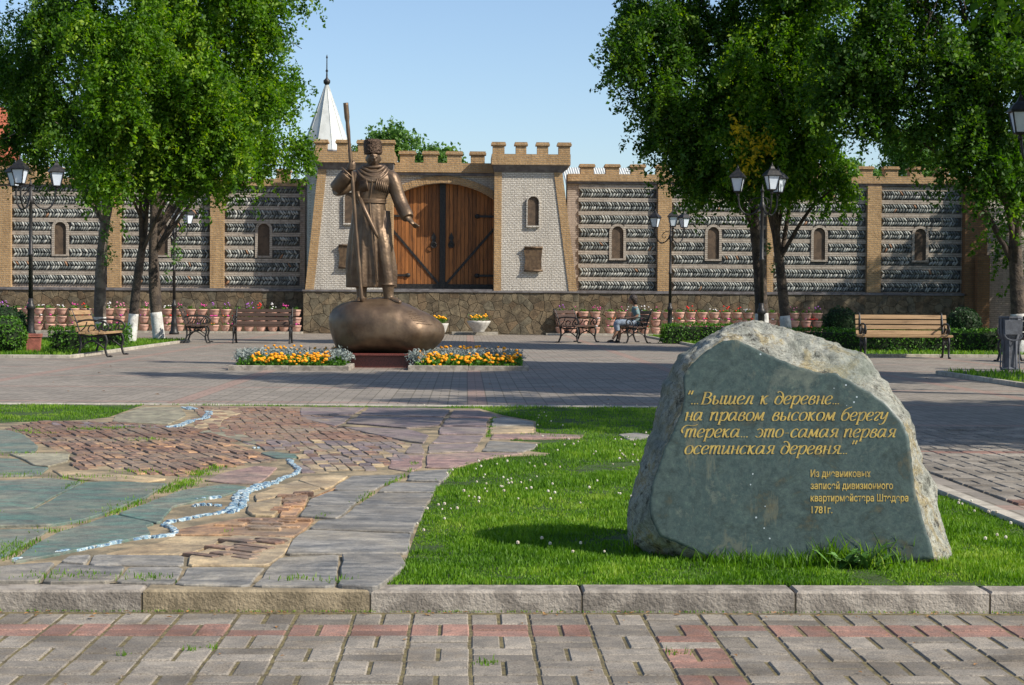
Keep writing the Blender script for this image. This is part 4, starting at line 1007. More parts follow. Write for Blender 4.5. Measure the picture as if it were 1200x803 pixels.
def cobbles(parent, x0, x1, bands, y, gaps, seed):
    """bands of river stones set on edge, leaning, in herringbone courses"""
    rnd = random.Random(seed); pos = []; tones = []
    base = [(math.cos(2*PI*k_/6)*c_, s_) for c_, s_ in ((.62,-.72),(1,0),(.62,.72)) for k_ in range(6)]
    V = []; Q = []; T = []
    for z0, z1 in bands:
        h = (z1-z0)
        for row in (0,1):
            x = x0+.05; zc = z0+h*(.27 if row == 0 else .73)
            while x < x1-.04:
                w_ = rnd.uniform(.030,.046); ok = all(not (g0-.05 < x < g1+.05 and zc-h*.25 < gz1-.05 and zc+h*.25 > gz0) for g0,g1,gz0,gz1 in gaps)
                if ok:
                    lean = (.62 if row == 0 else -.62)+rnd.uniform(-.2,.2); hl = h*.285*rnd.uniform(.8,1.2); tn = rnd.random()
                    if rnd.random() < .012: tn = .99
                    elif tn > .93: tn = .9
                    b0 = len(V); ca, sa = math.cos(lean), math.sin(lean)
                    for ring_, (rz, rs) in enumerate(((-1,.35),(-.55,.85),(.1,1),(.6,.8),(1,.3))):
                        for k_ in range(6):
                            a = 2*PI*k_/6; lx = math.cos(a)*w_*rs; ly = math.sin(a)*.05*rs; lz = rz*hl
                            V.append((x+lx*ca+lz*sa, y-.035+ly, zc-lx*sa+lz*ca)); T.append(tn)
                    for r_ in range(4):
                        for k_ in range(6): j = (k_+1)%6; Q.append((b0+r_*6+k_,b0+r_*6+j,b0+(r_+1)*6+j,b0+(r_+1)*6+k_))
                x += w_*2*1.2
    o = link('river_stone_bands', np_mesh('bands', V, Q, M['cobble'], T, True), parent, world=True); tag(o, kind='stuff')
def wing(name, label, u0, u1, bays, pil, niches, group, bandv, topv, seed, mer, slabend=None):
    x0, x1 = X(u0,YWG), X(u1,YWG); um = (u0+u1)/2
    t = thing(name, label, 'fortress wall', ((x0+x1)/2, YWG, 0), 0, group)
    zt = Zt(topv, um, YWG)
    wallbox('wall', 'pink_brick', t, x0, x1, YWG, YWG+.9, ZPL-.05, zt-.33)
    wallbox('cornice', 'cornice', t, x0, x1, YWG-.10, YWG+.9, zt-.33, zt-.25)
    wallbox('parapet', 'orange_brick', t, x0, x1, YWG-.16, YWG+.9, zt-.25, zt)
    for u in mer:
        if u0-4 < u < u1-8: merlon(t, X(u,YWG), X(u+17.5,YWG), YWG-.16, YWG+.35, zt, zt+.34)
    for a, b_ in pil: wallbox('brick_pilaster', 'orange_brick', t, X(a,YWG), X(b_,YWG), YWG-.22, YWG, ZPL-.16, zt-.34)
    gaps = []
    for u in niches:
        z0, z1 = 2.62, 3.72; xc = X(u,YWG); niche(t, xc, .40, z0, z1, YWG, 'course_brick', .09); gaps.append((xc-.29,xc+.29,z0-.07,z1+.10))
    zb = [Zt(v, um, YWG) for v in bandv]; bands = [(z-.155,z+.155) for z in zb]
    for a, b_ in bays:
        xa, xb = X(a,YWG)+.06, X(b_,YWG)-.06; cobbles(t, xa, xb, bands, YWG, gaps, seed+int(a))
        for z0, z1 in bands:
            b = MB(); b.box(xa-.03,xb+.03,YWG-.012,YWG+.01,z0-.0,z1); b.obj('band_bed', M['band_bed'], t, world=True)
        for z0, z1 in bands:      # mortar courses standing proud above and below each band
            segs = [(xa,xb)]
            for g0,g1,gz0,gz1 in gaps:
                if gz0 < z1+.05 and gz1-.1 > z1: segs = [s_ for sg in segs for s_ in ([sg] if not (sg[0] < g0 < sg[1]) else [(sg[0],g0),(g1,sg[1])])]
            for s0, s1 in segs:
                b = MB(); b.box(s0-.06,s1+.06,YWG-.05,YWG+.01,z1-.005,z1+.135); b.obj('brick_course', M['course_brick'], t, world=True)
    plinth(t, x0, x1, YWG-.35, seed)
    wallbox('ledge', 'cornice', t, x0, x1, YWG-.30, YWG, ZPL, ZPL+.03)
    return t
mer = [678+29.6*i for i in range(-30, 20)]
LW = wing('fortress_wall', 'long brick and river stone wall left of the gate', -60, 357,
     [(-60,0),(14,127),(142,247),(263,352)], [(-1,14.5),(127,142.5),(247,263)], [71,190,309], 'fortress walls', [219.5,235.5,250.5,266,281.5,297,312,328], 208.5, 11, mer)
RW = wing('fortress_wall', 'long brick and river stone wall right of the gate', 664, 1128,
     [(677,769),(786,897),(904,1014),(1030,1126)], [(769.5,785.5),(897,904.5),(1014,1030)], [723,835,959,1077], 'fortress walls', [228,243.5,259,274.5,290,305,320.5,336], 206, 23, mer)
# dark end of the wall with stepped blocks
t = thing('wall_end', 'dark brown brick end of the fortress wall with stepped blocks', 'wall', (X(1160,YWG),YWG,0))
wallbox('end_pier', 'brown_brick', t, X(1126.2,YWG), X(1152,YWG), YWG-.4, YWG+1, -.1, Zt(206,1060,YWG)-.02)
wallbox('side_wall', 'pale_brick', t, X(1152.2,YWG), X(1260,YWG), YWG+.1, YWG+1, -.1, Zt(222,1180,YWG))
wallbox('stepped_block', 'brown_brick', t, X(1138,YWG), X(1152,YWG), YWG-.75, YWG-.41, -.1, Zt(300,1140,YWG))
wallbox('stepped_block', 'pink_brick', t, X(1143,YWG), X(1190,YWG), YWG-.39, YWG+.09, -.1, Zt(262,1140,YWG))
wallbox('side_parapet', 'orange_brick', t, X(1152.2,YWG), X(1260,YWG), YWG, YWG+1, Zt(222,1180,YWG)+.002, Zt(212,1180,YWG))
# towers
def tower(label, inner, outer_top, outer_bot, side, pu0, pu1, merl, ptop, pbot, nich, plaque):
    """side +1: slanting edge to the right, -1: to the left"""
    t = thing('gate_tower', label, 'tower', (X((inner+outer_bot)/2), YT, 0), 0, 'towers beside the gate')
    zt = Zt(pbot+8, inner); xi = X(inner); xo0 = X(outer_bot); xo1 = X(outer_top)
    q = 10.0/34.6
    def pl(xa0,xa1,xb0,xb1,y0,y1,name,m):
        b = MB(); pts = [(xa0,ZPL-.02),(xb0,ZPL-.02),(xb1,zt),(xa1,zt)]; b.plate(pts, y0, y1); return b.obj(name, M[m], t, world=True)
    if side > 0:
        pl(xi+q*.85, xi+q*.85, xo0-q, xo1-q, YT, YT+1.9, 'tower_wall', 'pale_brick')
        pl(xi, xi, xi+q*.85-.002, xi+q*.85-.002, YT-.03, YT+1.9, 'brick_edge', 'orange_brick'); pl(xo0-q+.002, xo1-q+.002, xo0, xo1, YT-.03, YT+1.9, 'brick_edge', 'orange_brick')
    else:
        pl(xo0+q, xo1+q, xi-q*.85, xi-q*.85, YT, YT+1.9, 'tower_wall', 'pale_brick')
        pl(xi-q*.85+.002, xi-q*.85+.002, xi, xi, YT-.03, YT+1.9, 'brick_edge', 'orange_brick'); pl(xo0, xo1, xo0+q-.002, xo1+q-.002, YT-.03, YT+1.9, 'brick_edge', 'orange_brick')
    xp0, xp1 = X(pu0), X(pu1); zp0, zp1 = Zt(pbot,inner), Zt(ptop,inner)
    b = MB(); lo = (min(xi,xo1)+.0, max(xi,xo1)); z_ = zp0
    b.add([(lo[0],YT-.02,zt),(lo[1],YT-.02,zt),(lo[1],YT+1.9,zt),(lo[0],YT+1.9,zt),(xp0+.03,YT-.2,z_-.001),(xp1-.03,YT-.2,z_-.001),(xp1-.03,YT+2,z_-.001),(xp0+.03,YT+2,z_-.001)],[(0,1,5,4),(1,2,6,5),(2,3,7,6),(3,0,4,7),(4,5,6,7),(3,2,1,0)])
    b.obj('corbel', M['cornice'], t, world=True)
    wallbox('parapet', 'orange_brick', t, xp0, xp1, YT-.24, YT+2, zp0, zp1)
    for a, c_ in merl: merlon(t, X(a), X(c_), YT-.24, YT+.2, zp1, zp1+.40)
    niche(t, X(nich[0]), .38, Zt(nich[2],inner), Zt(nich[1],inner), YT, 'pale_brick', .035)
    u0_, u1_, v0_, v1_ = plaque
    b = MB(); x0_, x1_, z0_, z1_ = X(u0_),X(u1_),Zt(v1_,inner),Zt(v0_,inner); w = x1_-x0_
    pts = [(x0_+.05*w,z0_+.03),(x0_+.5*w,z0_),(x0_+.92*w,z0_+.02),(x1_-.02,z0_+.12),(x1_-.05*w,z0_+(z1_-z0_)*.5),(x1_,z1_-.06),(x1_-.08*w,z1_),(x0_+.3*w,z1_-.03),(x0_+.02*w,z1_-.01),(x0_-.02,z1_-.12),(x0_+.06*w,z0_+(z1_-z0_)*.5),(x0_,z0_+.1)]
    b.plate(pts, YT-.09, YT-.02); pq = b.obj('scroll_plaque', M['plaque'], t, world=True)
    for z_ in (z0_+.03, z1_-.03):
        b = MB(); b.tube([(x0_-.01,YT-.10,z_),(x1_+.01,YT-.10,z_)], .035, 8); b.obj('plaque_roll', M['plaque'], t, True, world=True)
    return t
tower('square white brick tower right of the wooden gate with a bronze scroll plaque', 578.5, 658, 676.5, 1, 575, 667, [(575,591),(602,616.5),(627,642),(652,667.5)], 181, 193.5, (624,230,264), (614,635,289,318))
tower('square white brick tower left of the wooden gate, partly behind the statue', 459.5, 372, 357.5, -1, 368, 462, [(368,384),(393.5,408),(418,433),(445,462)], 179, 191.5, (410,226,262), (397,412,287,315))
# gatehouse between the towers
t = thing('gatehouse', 'brick gatehouse wall with the arch over the wooden gate and battlements', 'gatehouse', (X(518),YG,0))
xa, xb = X(459.6), X(578.4); xc = X(518,YG); hw = X(580,YG)-xc; zc_top = Zt(214.5,518,YG); zsp = Zt(235,578,YG); rise = zc_top-zsp
Rr = (hw*hw+rise*rise)/(2*rise); zcen = zc_top-Rr; amax = math.asin(hw/Rr)
arc = [(xc+Rr*math.sin(a), zcen+Rr*math.cos(a)) for a in [(-amax+2*amax*i/24) for i in range(25)]]
zt = Zt(206,518,YG)
b = MB(); pts = arc; n_ = len(pts)
vs = [(x_,YG,z_) for x_,z_ in pts]+[(x_,YG,zt) for x_,z_ in pts]+[(x_,YG+.9,z_) for x_,z_ in pts]
b.add(vs, [(i,i+1,n_+i+1,n_+i) for i in range(n_-1)]+[(2*n_+i,2*n_+i+1,i+1,i) for i in range(n_-1)]); b.obj('arch_wall', M['pale_brick'], t, world=True)
for i in range(48):        # voussoirs of the arch ring, one brick each
    a0 = -amax*1.0+2*amax*i/48+.0006; a1 = -amax+2*amax*(i+1)/48-.0012; r0_, r1_ = Rr+.0, Rr+.23
    pts = [(xc+r_*math.sin(a), zcen+r_*math.cos(a)) for r_, a in ((r0_,a0),(r0_,a1),(r1_,a1),(r1_,a0))]
    pts = [(min(max(p[0],xa+.01),xb-.01),p[1]) for p in pts]
    b = MB(); b.plate(pts, YG-.05-.006*(i%3), YG+.02); b.obj('arch_brick', M['orange_brick'], t, world=True)
wallbox('cornice', 'cornice', t, xa, xb, YG-.14, YG+.9, zt, zt+.10); wallbox('parapet', 'orange_brick', t, xa, xb, YG-.2, YG+.9, zt+.10, zt+.42)
for a, c_ in ((467,486),(494.5,513),(522,541),(549.5,568)): merlon(t, X(a,YG), X(c_,YG), YG-.2, YG+.3, zt+.42, zt+.42+.40)
plinth(t, X(356), X(677.5), YT-.30, 77, .6)
wallbox('threshold', 'cornice', t, xc-hw, xc+hw, YG-.75, YG+.5, ZPL, ZPL+.05)
for i, (a, c_) in enumerate(((540,600),)):
    b = MB(); b.box(X(530),X(583),YT-1.3,YT-.36,-.05,.09); b.obj('low_step', M['kerb_pale'], t, world=True)
# wooden gate
g = thing('wooden_gate', 'tall arched double gate of vertical brown planks with black iron straps and ring handles', 'gate', (xc,YG+.35,0))
YD = YG+.32
def arch_z(x_): return zcen+math.sqrt(max(0,Rr*Rr-(x_-xc)**2))
npl = 13; w = (hw-.10)/npl
b = MB(); b.plate([(xc-hw,ZPL+.05),(xc+hw,ZPL+.05)]+[(xc+Rr*math.sin(a)*1.01, zcen+Rr*math.cos(a)+.03) for a in [amax-2*amax*i/16 for i in range(17)]], YD+.081, YD+.14); b.obj('backing_board', M['niche'], g, world=True)
for s_ in (-1,1):
    for i in range(npl):
        x0_ = xc+s_*(.10+i*w); x1_ = xc+s_*(.10+(i+1)*w); lo_, hi_ = min(x0_,x1_)+.007, max(x0_,x1_)-.007
        b = MB(); dp = random.uniform(0,.014); b.plate([(lo_,ZPL+.06),(hi_,ZPL+.06),(hi_,arch_z(hi_)+.05),(lo_,arch_z(lo_)+.05)], YD-dp, YD+.08); b.obj('gate_plank', M['gate_wood'], g, world=True)
def strap(name, a, c_, w_=.07, y=YD-.035):
    a = Vector(a); c_ = Vector(c_); d_ = (c_-a).normalized(); n2 = Vector((-d_.y,d_.x))*w_/2
    b = MB(); pts = [tuple(a-n2),tuple(c_-n2),tuple(c_+n2),tuple(a+n2)]; b.plate(pts, y, y+.022); return b.obj(name, M['iron'], g, world=True)
strap('centre_post', (xc,ZPL+.05), (xc,arch_z(xc)+.02), .20, YD-.06)
for s_ in (-1,1):
    strap('iron_brace', (xc+s_*.12,ZPL+.22), (xc+s_*(hw-.05),ZPL+2.12), .085, YD-.037)
    strap('bottom_rail', (xc+s_*.105,ZPL+.14), (xc+s_*(hw-.01),ZPL+.14), .17, YD-.038)
    for z_ in (ZPL+.52, ZPL+2.55): strap('hinge_strap', (xc+s_*(hw-.02),z_), (xc+s_*(hw-.62),z_), .075, YD-.064); 
    for z_ in (ZPL+.52, ZPL+2.55):
        b = MB(); b.ball((xc+s_*(hw-.62),YD-.05,z_), .08, 8, 5, (1.2,.35,1)); b.obj('hinge_end', M['iron'], g, True, world=True)
    b = MB(); xh = xc+s_*.30; zh = Zt(282,518,YD)
    b.plate([(xh-.05,zh-.22),(xh+.05,zh-.22),(xh+.10,zh-.1),(xh+.04,zh),(xh+.09,zh+.1),(xh,zh+.28),(xh-.09,zh+.1),(xh-.04,zh),(xh-.10,zh-.1)], YD-.045, YD-.012); hp = b.obj('handle_plate', M['iron'], g, world=True)
    b = MB(); b.tube([(xh+.095*math.cos(a),YD-.09,zh-.16+.095*math.sin(a)) for a in [j*PI/6 for j in range(13)]], .017, 6); b.obj('ring_handle', M['iron'], hp, True)

# ================================================================== BEHIND THE WALL
YC = 85.0
pa = P(383,97,YC); t = thing('conical_tower', 'white pointed tower roof with a dark finial behind the left gate tower', 'tower', (pa.x,YC,0))
zb = P(383,178,YC).z; rb = (P(412,178,YC).x-P(354,178,YC).x)/2
b = MB(); b.lathe([(rb,zb),(.03,pa.z)], 10, (pa.x,YC,0)); cr_ = b.obj('roof_cone', M['white_roof'], t, world=True)
for k_ in range(10):
    th = 2*PI*k_/10; b = MB(); b.tube([(pa.x+(rb+.01)*math.cos(th),YC+(rb+.01)*math.sin(th),zb),(pa.x+.04*math.cos(th),YC+.04*math.sin(th),pa.z)], .012, 4); b.obj('roof_seam', M['white_roof'], t, world=True)
b = MB(); b.lathe([(rb*.86,0),(rb*.86,zb-.05)], 10, (pa.x,YC,0)); b.obj('tower_body', M['pale_brick'], t, world=True)
b = MB(); b.lathe([(rb*1.05,zb-.12),(rb*1.08,zb-.04),(rb*1.01,zb+.02)], 10, (pa.x,YC,0)); b.obj('eaves', M['cornice'], t, world=True)
zf = P(383,64,YC).z; b = MB(); b.lathe([(.05,pa.z-.15),(.16,pa.z-.02),(.17,pa.z+.1),(.05,pa.z+.22),(.03,pa.z+.5),(.07,pa.z+.56),(.03,pa.z+.64),(.022,zf-.2),(.05,zf-.15),(.005,zf)], 10, (pa.x,YC,0)); b.obj('finial', M['iron'], t, True, world=True)
t = thing('sheet_roof_building', 'low building with white corrugated roof behind the right battlements', 'building', (X(705,66),66,0))
b = MB(); x0_, x1_ = X(662,66), X(748,66); z1_ = P(705,190,66).z
wallbox('wall', 'pale_brick', t, x0_+.2, x1_-.2, 66.2, 72, 0, z1_-1.2)
n_ = int((x1_-x0_)/.09); vs = []
for i in range(n_*2+1):
    x_ = x0_+(x1_-x0_)*i/(n_*2); h = .035*(i%2); vs += [(x_,65.9,z1_-.9+h),(x_,69,z1_+h)]
b.add(vs, [(2*i,2*i+2,2*i+3,2*i+1) for i in range(n_*2)]); b.obj('corrugated_roof', M['white_roof'], t, world=True)
t = thing('red_roof_house', 'house with a red tiled roof at the left edge behind the wall', 'house', (X(-40,70),70,0))
pr0, pr1 = P(-200,150,70), P(23,188,70)
wallbox('wall', 'orange_brick', t, pr0.x, pr1.x-.3, 70.4, 78, 0, pr1.z+.1)
for r_ in range(11):
    z_ = pr1.z+r_*.22; y_ = 70+r_*.30; xr = pr1.x-r_*.13; b = MB(); b.add([(pr0.x,y_,z_),(xr,y_,z_),(xr-.12,y_+.36,z_+.24),(pr0.x,y_+.36,z_+.24),(pr0.x,y_,z_-.04),(xr,y_,z_-.04),(xr-.12,y_+.36,z_+.18),(pr0.x,y_+.36,z_+.18)],[(0,1,2,3),(4,5,1,0),(1,5,6,2),(7,6,5,4),(3,2,6,7),(0,3,7,4)]); b.obj('tile_course', M['red_tile'], t, world=True)
def back_tree(u, v, r, Y, seed, label, n=420):
    p = P(u,v,Y); rw = r*Y/FP; rg = random.Random(seed)
    bl = [(p.x+rg.uniform(-.7,.7)*rw, Y+rg.uniform(-.5,.5)*rw, p.z+rg.uniform(-.55,.35)*rw, rw*rg.uniform(.35,.6)) for _ in range(7)]
    tree('background_tree', label, 'trees behind the wall', (p.x,Y,0), [(p.x,Y,0),(p.x+.1,Y,p.z*.5),(p.x,Y,p.z)], bl, n, 26, seed, leaf='leaf_far', size=.17, rad=.16, droop=-.1, length=.6, spread=.22)
back_tree(447,168,36,74,41,'light green tree showing over the left gate tower behind the statue head', 190)
back_tree(522,186,16,72,42,'small light green tree top showing between the merlons above the gate', 160)
back_tree(494,190,14,72,46,'light green bush top behind the battlements just right of the left gate tower', 120)
back_tree(20,120,70,84,43,'dark tree far behind the wall at the left edge beside the red roof', 500)
back_tree(1090,190,60,80,44,'green tree behind the right end of the wall', 500)
back_tree(1010,200,40,84,45,'green tree behind the middle of the right wall', 300)

# ================================================================== PLANTED BEDS BESIDE THE SQUARE
def bed(name, x0, x1, y0, y1, seed, edges, dens=240):
    s_ = sheet(name, x0, x1, y0, y1, .035, M['turf']); rg = random.Random(seed)
    area = (x1-x0)*(y1-y0); pts_ = [(rg.uniform(x0+.02,x1-.02), rg.uniform(y0+.02,y1-.02), .035, 1) for _ in range(int(area*dens))]
    grass_stuff(name+'_grass', pts_, .075, .02, None, seed)
    for a, c_ in edges:
        a = Vector(a); c_ = Vector(c_); L = (c_-a).length; n_ = max(1,int(L)); d_ = (c_-a)/n_; horiz = abs(d_.x) > abs(d_.y)
        for i in range(n_):
            p, q_ = a+d_*i, a+d_*(i+1); b = MB()
            if horiz: b.bevbox(min(p.x,q_.x)+.004,max(p.x,q_.x)-.004,p.y-.05,p.y+.05,-.05,.06,.008)
            else: b.bevbox(p.x-.05,p.x+.05,min(p.y,q_.y)+.004,max(p.y,q_.y)-.004,-.05,.06,.008)
            b.obj('kerbstone', M['kerb_pale'], s_)
bed('left_bed', -24, -7.25, 32.3, 46, 21, [((-7.25,32.3),(-7.25,46)),((-24,32.3),(-7.25,32.3)),((-24,46),(-7.25,46))])
bed('right_bed', 5.75, 24, 36.0, 56, 22, [((5.75,36),(5.75,56)),((5.75,36),(24,36)),((5.75,56),(24,56))], 160)
bed('near_right_bed', 7.35, 14, 9, 27, 23, [((7.35,9),(7.35,27)),((7.35,27),(14,27))], 130)

def hedge_block(name, label, x0, x1, y0, y1, h, seed, group=None, m='hedge', n=None, cat='hedge'):
    rg = np.random.default_rng(seed); t = thing(name, label, cat, ((x0+x1)/2,(y0+y1)/2,0), 0, group)
    b = MB(); b.bevbox(x0+.06,x1-.06,y0+.06,y1-.06,0,h-.06,.05); b.obj('branches', M['core'], t, world=True)
    n = n or int(((x1-x0)*h*2+(x1-x0)*(y1-y0)+(y1-y0)*h*2)*520); P_ = rg.random((n,3)); f = rg.random(n)
    ax = (x1-x0)*h; at = (x1-x0)*(y1-y0); ay = (y1-y0)*h; tot = 2*ax+at+2*ay
    p = np.c_[x0+P_[:,0]*(x1-x0), y0+P_[:,1]*(y1-y0), P_[:,2]*h]; nr = np.zeros((n,3))
    c0 = f < ax/tot; c1 = (f >= ax/tot)&(f < 2*ax/tot); c2 = (f >= 2*ax/tot)&(f < (2*ax+at)/tot); c3 = (f >= (2*ax+at)/tot)&(f < (2*ax+at+ay)/tot); c4 = f >= (2*ax+at+ay)/tot
    p[c0,1] = y0; nr[c0,1] = -1; p[c1,1] = y1; nr[c1,1] = 1; p[c2,2] = h; nr[c2,2] = 1; p[c3,0] = x0; nr[c3,0] = -1; p[c4,0] = x1; nr[c4,0] = 1
    wob = np.array([.06*noise.noise(Vector(q*2.5))+.03*noise.noise(Vector(q*8)) for q in p]); p += nr*wob[:,None]+rg.normal(size=(n,3))*.018
    link('leaves', leaf_mesh('leaves', p, .058, M[m], rg, -.3, nr*.6), t, world=True); return t
def ball_bush(name, label, x, y, r, zc, seed, group=None, m='hedge', sc=1.0, cat='bush'):
    rg = np.random.default_rng(seed); t = thing(name, label, cat, (x,y,0), 0, group)
    b = MB(); b.ball((x,y,zc), r*.93, 16, 10, (1,1,sc)); b.obj('branches', M['core'], t, True, world=True)
    n = int(12.6*r*r*650); d = rg.normal(size=(n,3)); d /= np.linalg.norm(d,axis=1)[:,None]
    w = np.array([1+.07*noise.noise(Vector(q*3+np.array([x,y,0])))+.03*noise.noise(Vector(q*9)) for q in d])
    p = np.array([x,y,zc])+d*(r*w)[:,None]*np.array([1,1,sc])+rg.normal(size=(n,3))*.015; k_ = p[:,2] > .02
    link('leaves', leaf_mesh('leaves', p[k_], .055, M[m], rg, -.2, d[k_]*.6), t, world=True); return t
hedge_block('clipped_hedge', 'bright clipped hedge between the round bush and the near iron bench', -8.35, -7.6, 35.2, 35.9, .50, 51, 'clipped hedges')
hedge_block('clipped_hedge', 'short clipped hedge behind the two whitewashed tree trunks', -8.6, -7.45, 38.5, 39.2, .5, 52, 'clipped hedges')
hedge_block('clipped_hedge', 'clipped hedge left of the boulder top, beside the middle lamp post', 5.3, 7.2, 46.6, 47.4, .52, 53, 'clipped hedges')
hedge_block('clipped_hedge', 'long low clipped hedge running behind the wide wooden bench', 6.6, 13.5, 38.4, 39.1, .52, 54, 'clipped hedges')
p = P(6,397,33.6); ball_bush('round_bush', 'round bright green bush at the left edge beside the red bin', p.x, 33.6, .40, .38, 61, 'round bushes', sc=.9)
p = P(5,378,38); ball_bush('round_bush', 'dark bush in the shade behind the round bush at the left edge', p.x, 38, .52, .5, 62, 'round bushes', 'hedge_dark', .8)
p = P(-45,390,35); ball_bush('round_bush', 'round bush just outside the left edge', p.x, 35, .5, .45, 65, 'round bushes')
for u, lb, sd_ in ((985,'dark round clipped bush left of the backrest of the wide wooden bench',63),(1129,'dark round clipped bush right of the wide wooden bench',64)):
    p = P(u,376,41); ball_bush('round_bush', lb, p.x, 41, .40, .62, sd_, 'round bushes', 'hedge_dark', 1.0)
p = P(185,386,44)

# ================================================================== FLOWER POT STACKS
def pot_mesh():
    b = MB(); b.lathe([(.105,0),(.125,.03),(.155,.10),(.165,.17),(.175,.175),(.178,.215),(.160,.22),(.15,.19)], 14)
    return b.mesh(M['pot'], True)
potm = pot_mesh(); rg0 = np.random.default_rng(99)
tuft = []
for s_ in range(3):
    d = rg0.normal(size=(46,3)); d /= np.linalg.norm(d,axis=1)[:,None]; pp = d*np.array([.15,.13,.10])*rg0.uniform(.5,1.1,(46,1)); pp[:,2] = np.abs(pp[:,2])
    tuft.append(leaf_mesh('tuft', pp, .07, M['hedge'], rg0, -.2))
def bloom_mesh(m, n, sprd, h):
    b = MB(); rr_ = random.Random(n*7+len(m))
    for _ in range(n):
        a = rr_.uniform(0,2*PI); r_ = rr_.uniform(.03,sprd); b.ball((r_*math.cos(a), r_*math.sin(a)-.03, rr_.uniform(.03,h)), rr_.uniform(.022,.036), 6, 4, (1,1,.7))
    return b.mesh(M[m], True)
cols = ['fl_red','fl_magenta','fl_violet','fl_white','fl_pink','fl_orange']
bl_top = {c: [bloom_mesh(c, 5, .15, .22), bloom_mesh(c, 9, .18, .24)] for c in cols}; bl_side = {c: bloom_mesh(c, 2, .06, .04) for c in cols}
def pot_stack(x, y, label, group, rnd, tiers=3):
    t = thing('flower_pot_stack', label, 'flower pots', (x,y,0), rnd.uniform(-.4,.4), group)
    for k_ in range(tiers):
        link('pot', potm, t, (rnd.uniform(-.012,.012),0,.05+k_*.262), rnd.uniform(0,3))
        if k_ < tiers-1 and rnd.random() < .85:
            for _ in range(rnd.choice((1,2))):
                a = -PI/2+rnd.uniform(-1.1,1.1); c = rnd.choice(cols if rnd.random() < .5 else ['fl_red','fl_magenta','fl_pink'])
                link('pocket_flowers', bl_side[c], t, (.165*math.cos(a), .165*math.sin(a), .05+(k_+1)*.262-.03), 0)
            if rnd.random() < .5: o = link('pocket_leaves', rnd.choice(tuft), t, (.12*rnd.uniform(-1,1),-.12,.05+(k_+1)*.262-.05)); o.scale = (.55,.55,.55)
    o = link('leaves', rnd.choice(tuft), t, (0,0,.05+tiers*.262-.06), rnd.uniform(0,6))
    c = 'leaves'
    if rnd.random() < .75:
        c = rnd.choice(['fl_red','fl_magenta','fl_violet','fl_magenta','fl_white','fl_pink']); link('top_flowers', bl_top[c][rnd.randrange(2)], t, (0,0,.05+tiers*.262-.05), rnd.uniform(0,6))
    t['label'] = label % (c.replace('fl_','')+' flowers' if c != 'leaves' else 'only leaves'); return t
rp = random.Random(12)
YP = 58.55
ORD = ['first','second','third','fourth','fifth','sixth','seventh','eighth','ninth','tenth','eleventh','twelfth','thirteenth','fourteenth','fifteenth','sixteenth','seventeenth','eighteenth','nineteenth','twentieth','twenty-first','twenty-second','twenty-third','twenty-fourth','twenty-fifth','twenty-sixth','twenty-seventh']
for i in range(27):
    u = 347-13.7*i; pot_stack(X(u,YP), YP+rp.uniform(-.05,.05), 'pink pot stack with %s on top, '+ORD[i]+' from the gate in the left row', 'flower pots along the left wall', rp)
for i in range(23):
    u = 657+13.5*i if i < 4 else 657+13.5*i+4; pot_stack(X(u,YP), YP+rp.uniform(-.05,.05), 'pink pot stack with %s on top, '+ORD[i]+' from the gate in the right row', 'flower pots along the right wall', rp)
for a, c_ in ((-70,354),(640,1100)):
    b = MB(); b.box(X(a,58.3),X(c_,58.3),58.1,59.05,-.05,.06); o = b.obj('flower_pot_kerb', M['kerb_pale']); tag(o, kind='structure')
# concrete bowls by the gate
def bowl(u, v, Y, label, w):
    p = P(u,v,Y); t = thing('planter_bowl', label, 'planter', (p.x,Y,0), 0, 'concrete planter bowls by the gate'); zb_ = .09
    b = MB(); b.lathe([(w*.45,zb_),(w*.5,zb_+.04),(w*.55,zb_+.08),(w*.8,zb_+.20),(w,zb_+.32),(w+.02,zb_+.38),(w-.04,zb_+.38),(w-.06,zb_+.33)], 18); b.obj('bowl', M['bowl'], t, True)
    rg = np.random.default_rng(int(u)); d = rg.normal(size=(160,3))*np.array([w*.42,w*.42,.05])+np.array([0,0,zb_+.47]); link('leaves', leaf_mesh('l', d, .06, M['hedge'], rg), t)
    for _ in range(16):
        b = MB(); b.ball((random.uniform(-.8,.8)*w, random.uniform(-.6,.2)*w, zb_+.52+random.uniform(-.03,.08)), .04, 7, 5, (1,1,.7)); b.obj('bloom', M['marigold'], t, True)
bowl(561,383,57.3,'low wide concrete bowl of orange flowers below the gate', .37); bowl(516,380,50.0,'concrete bowl of orange flowers just right of the bronze boulder', .22)

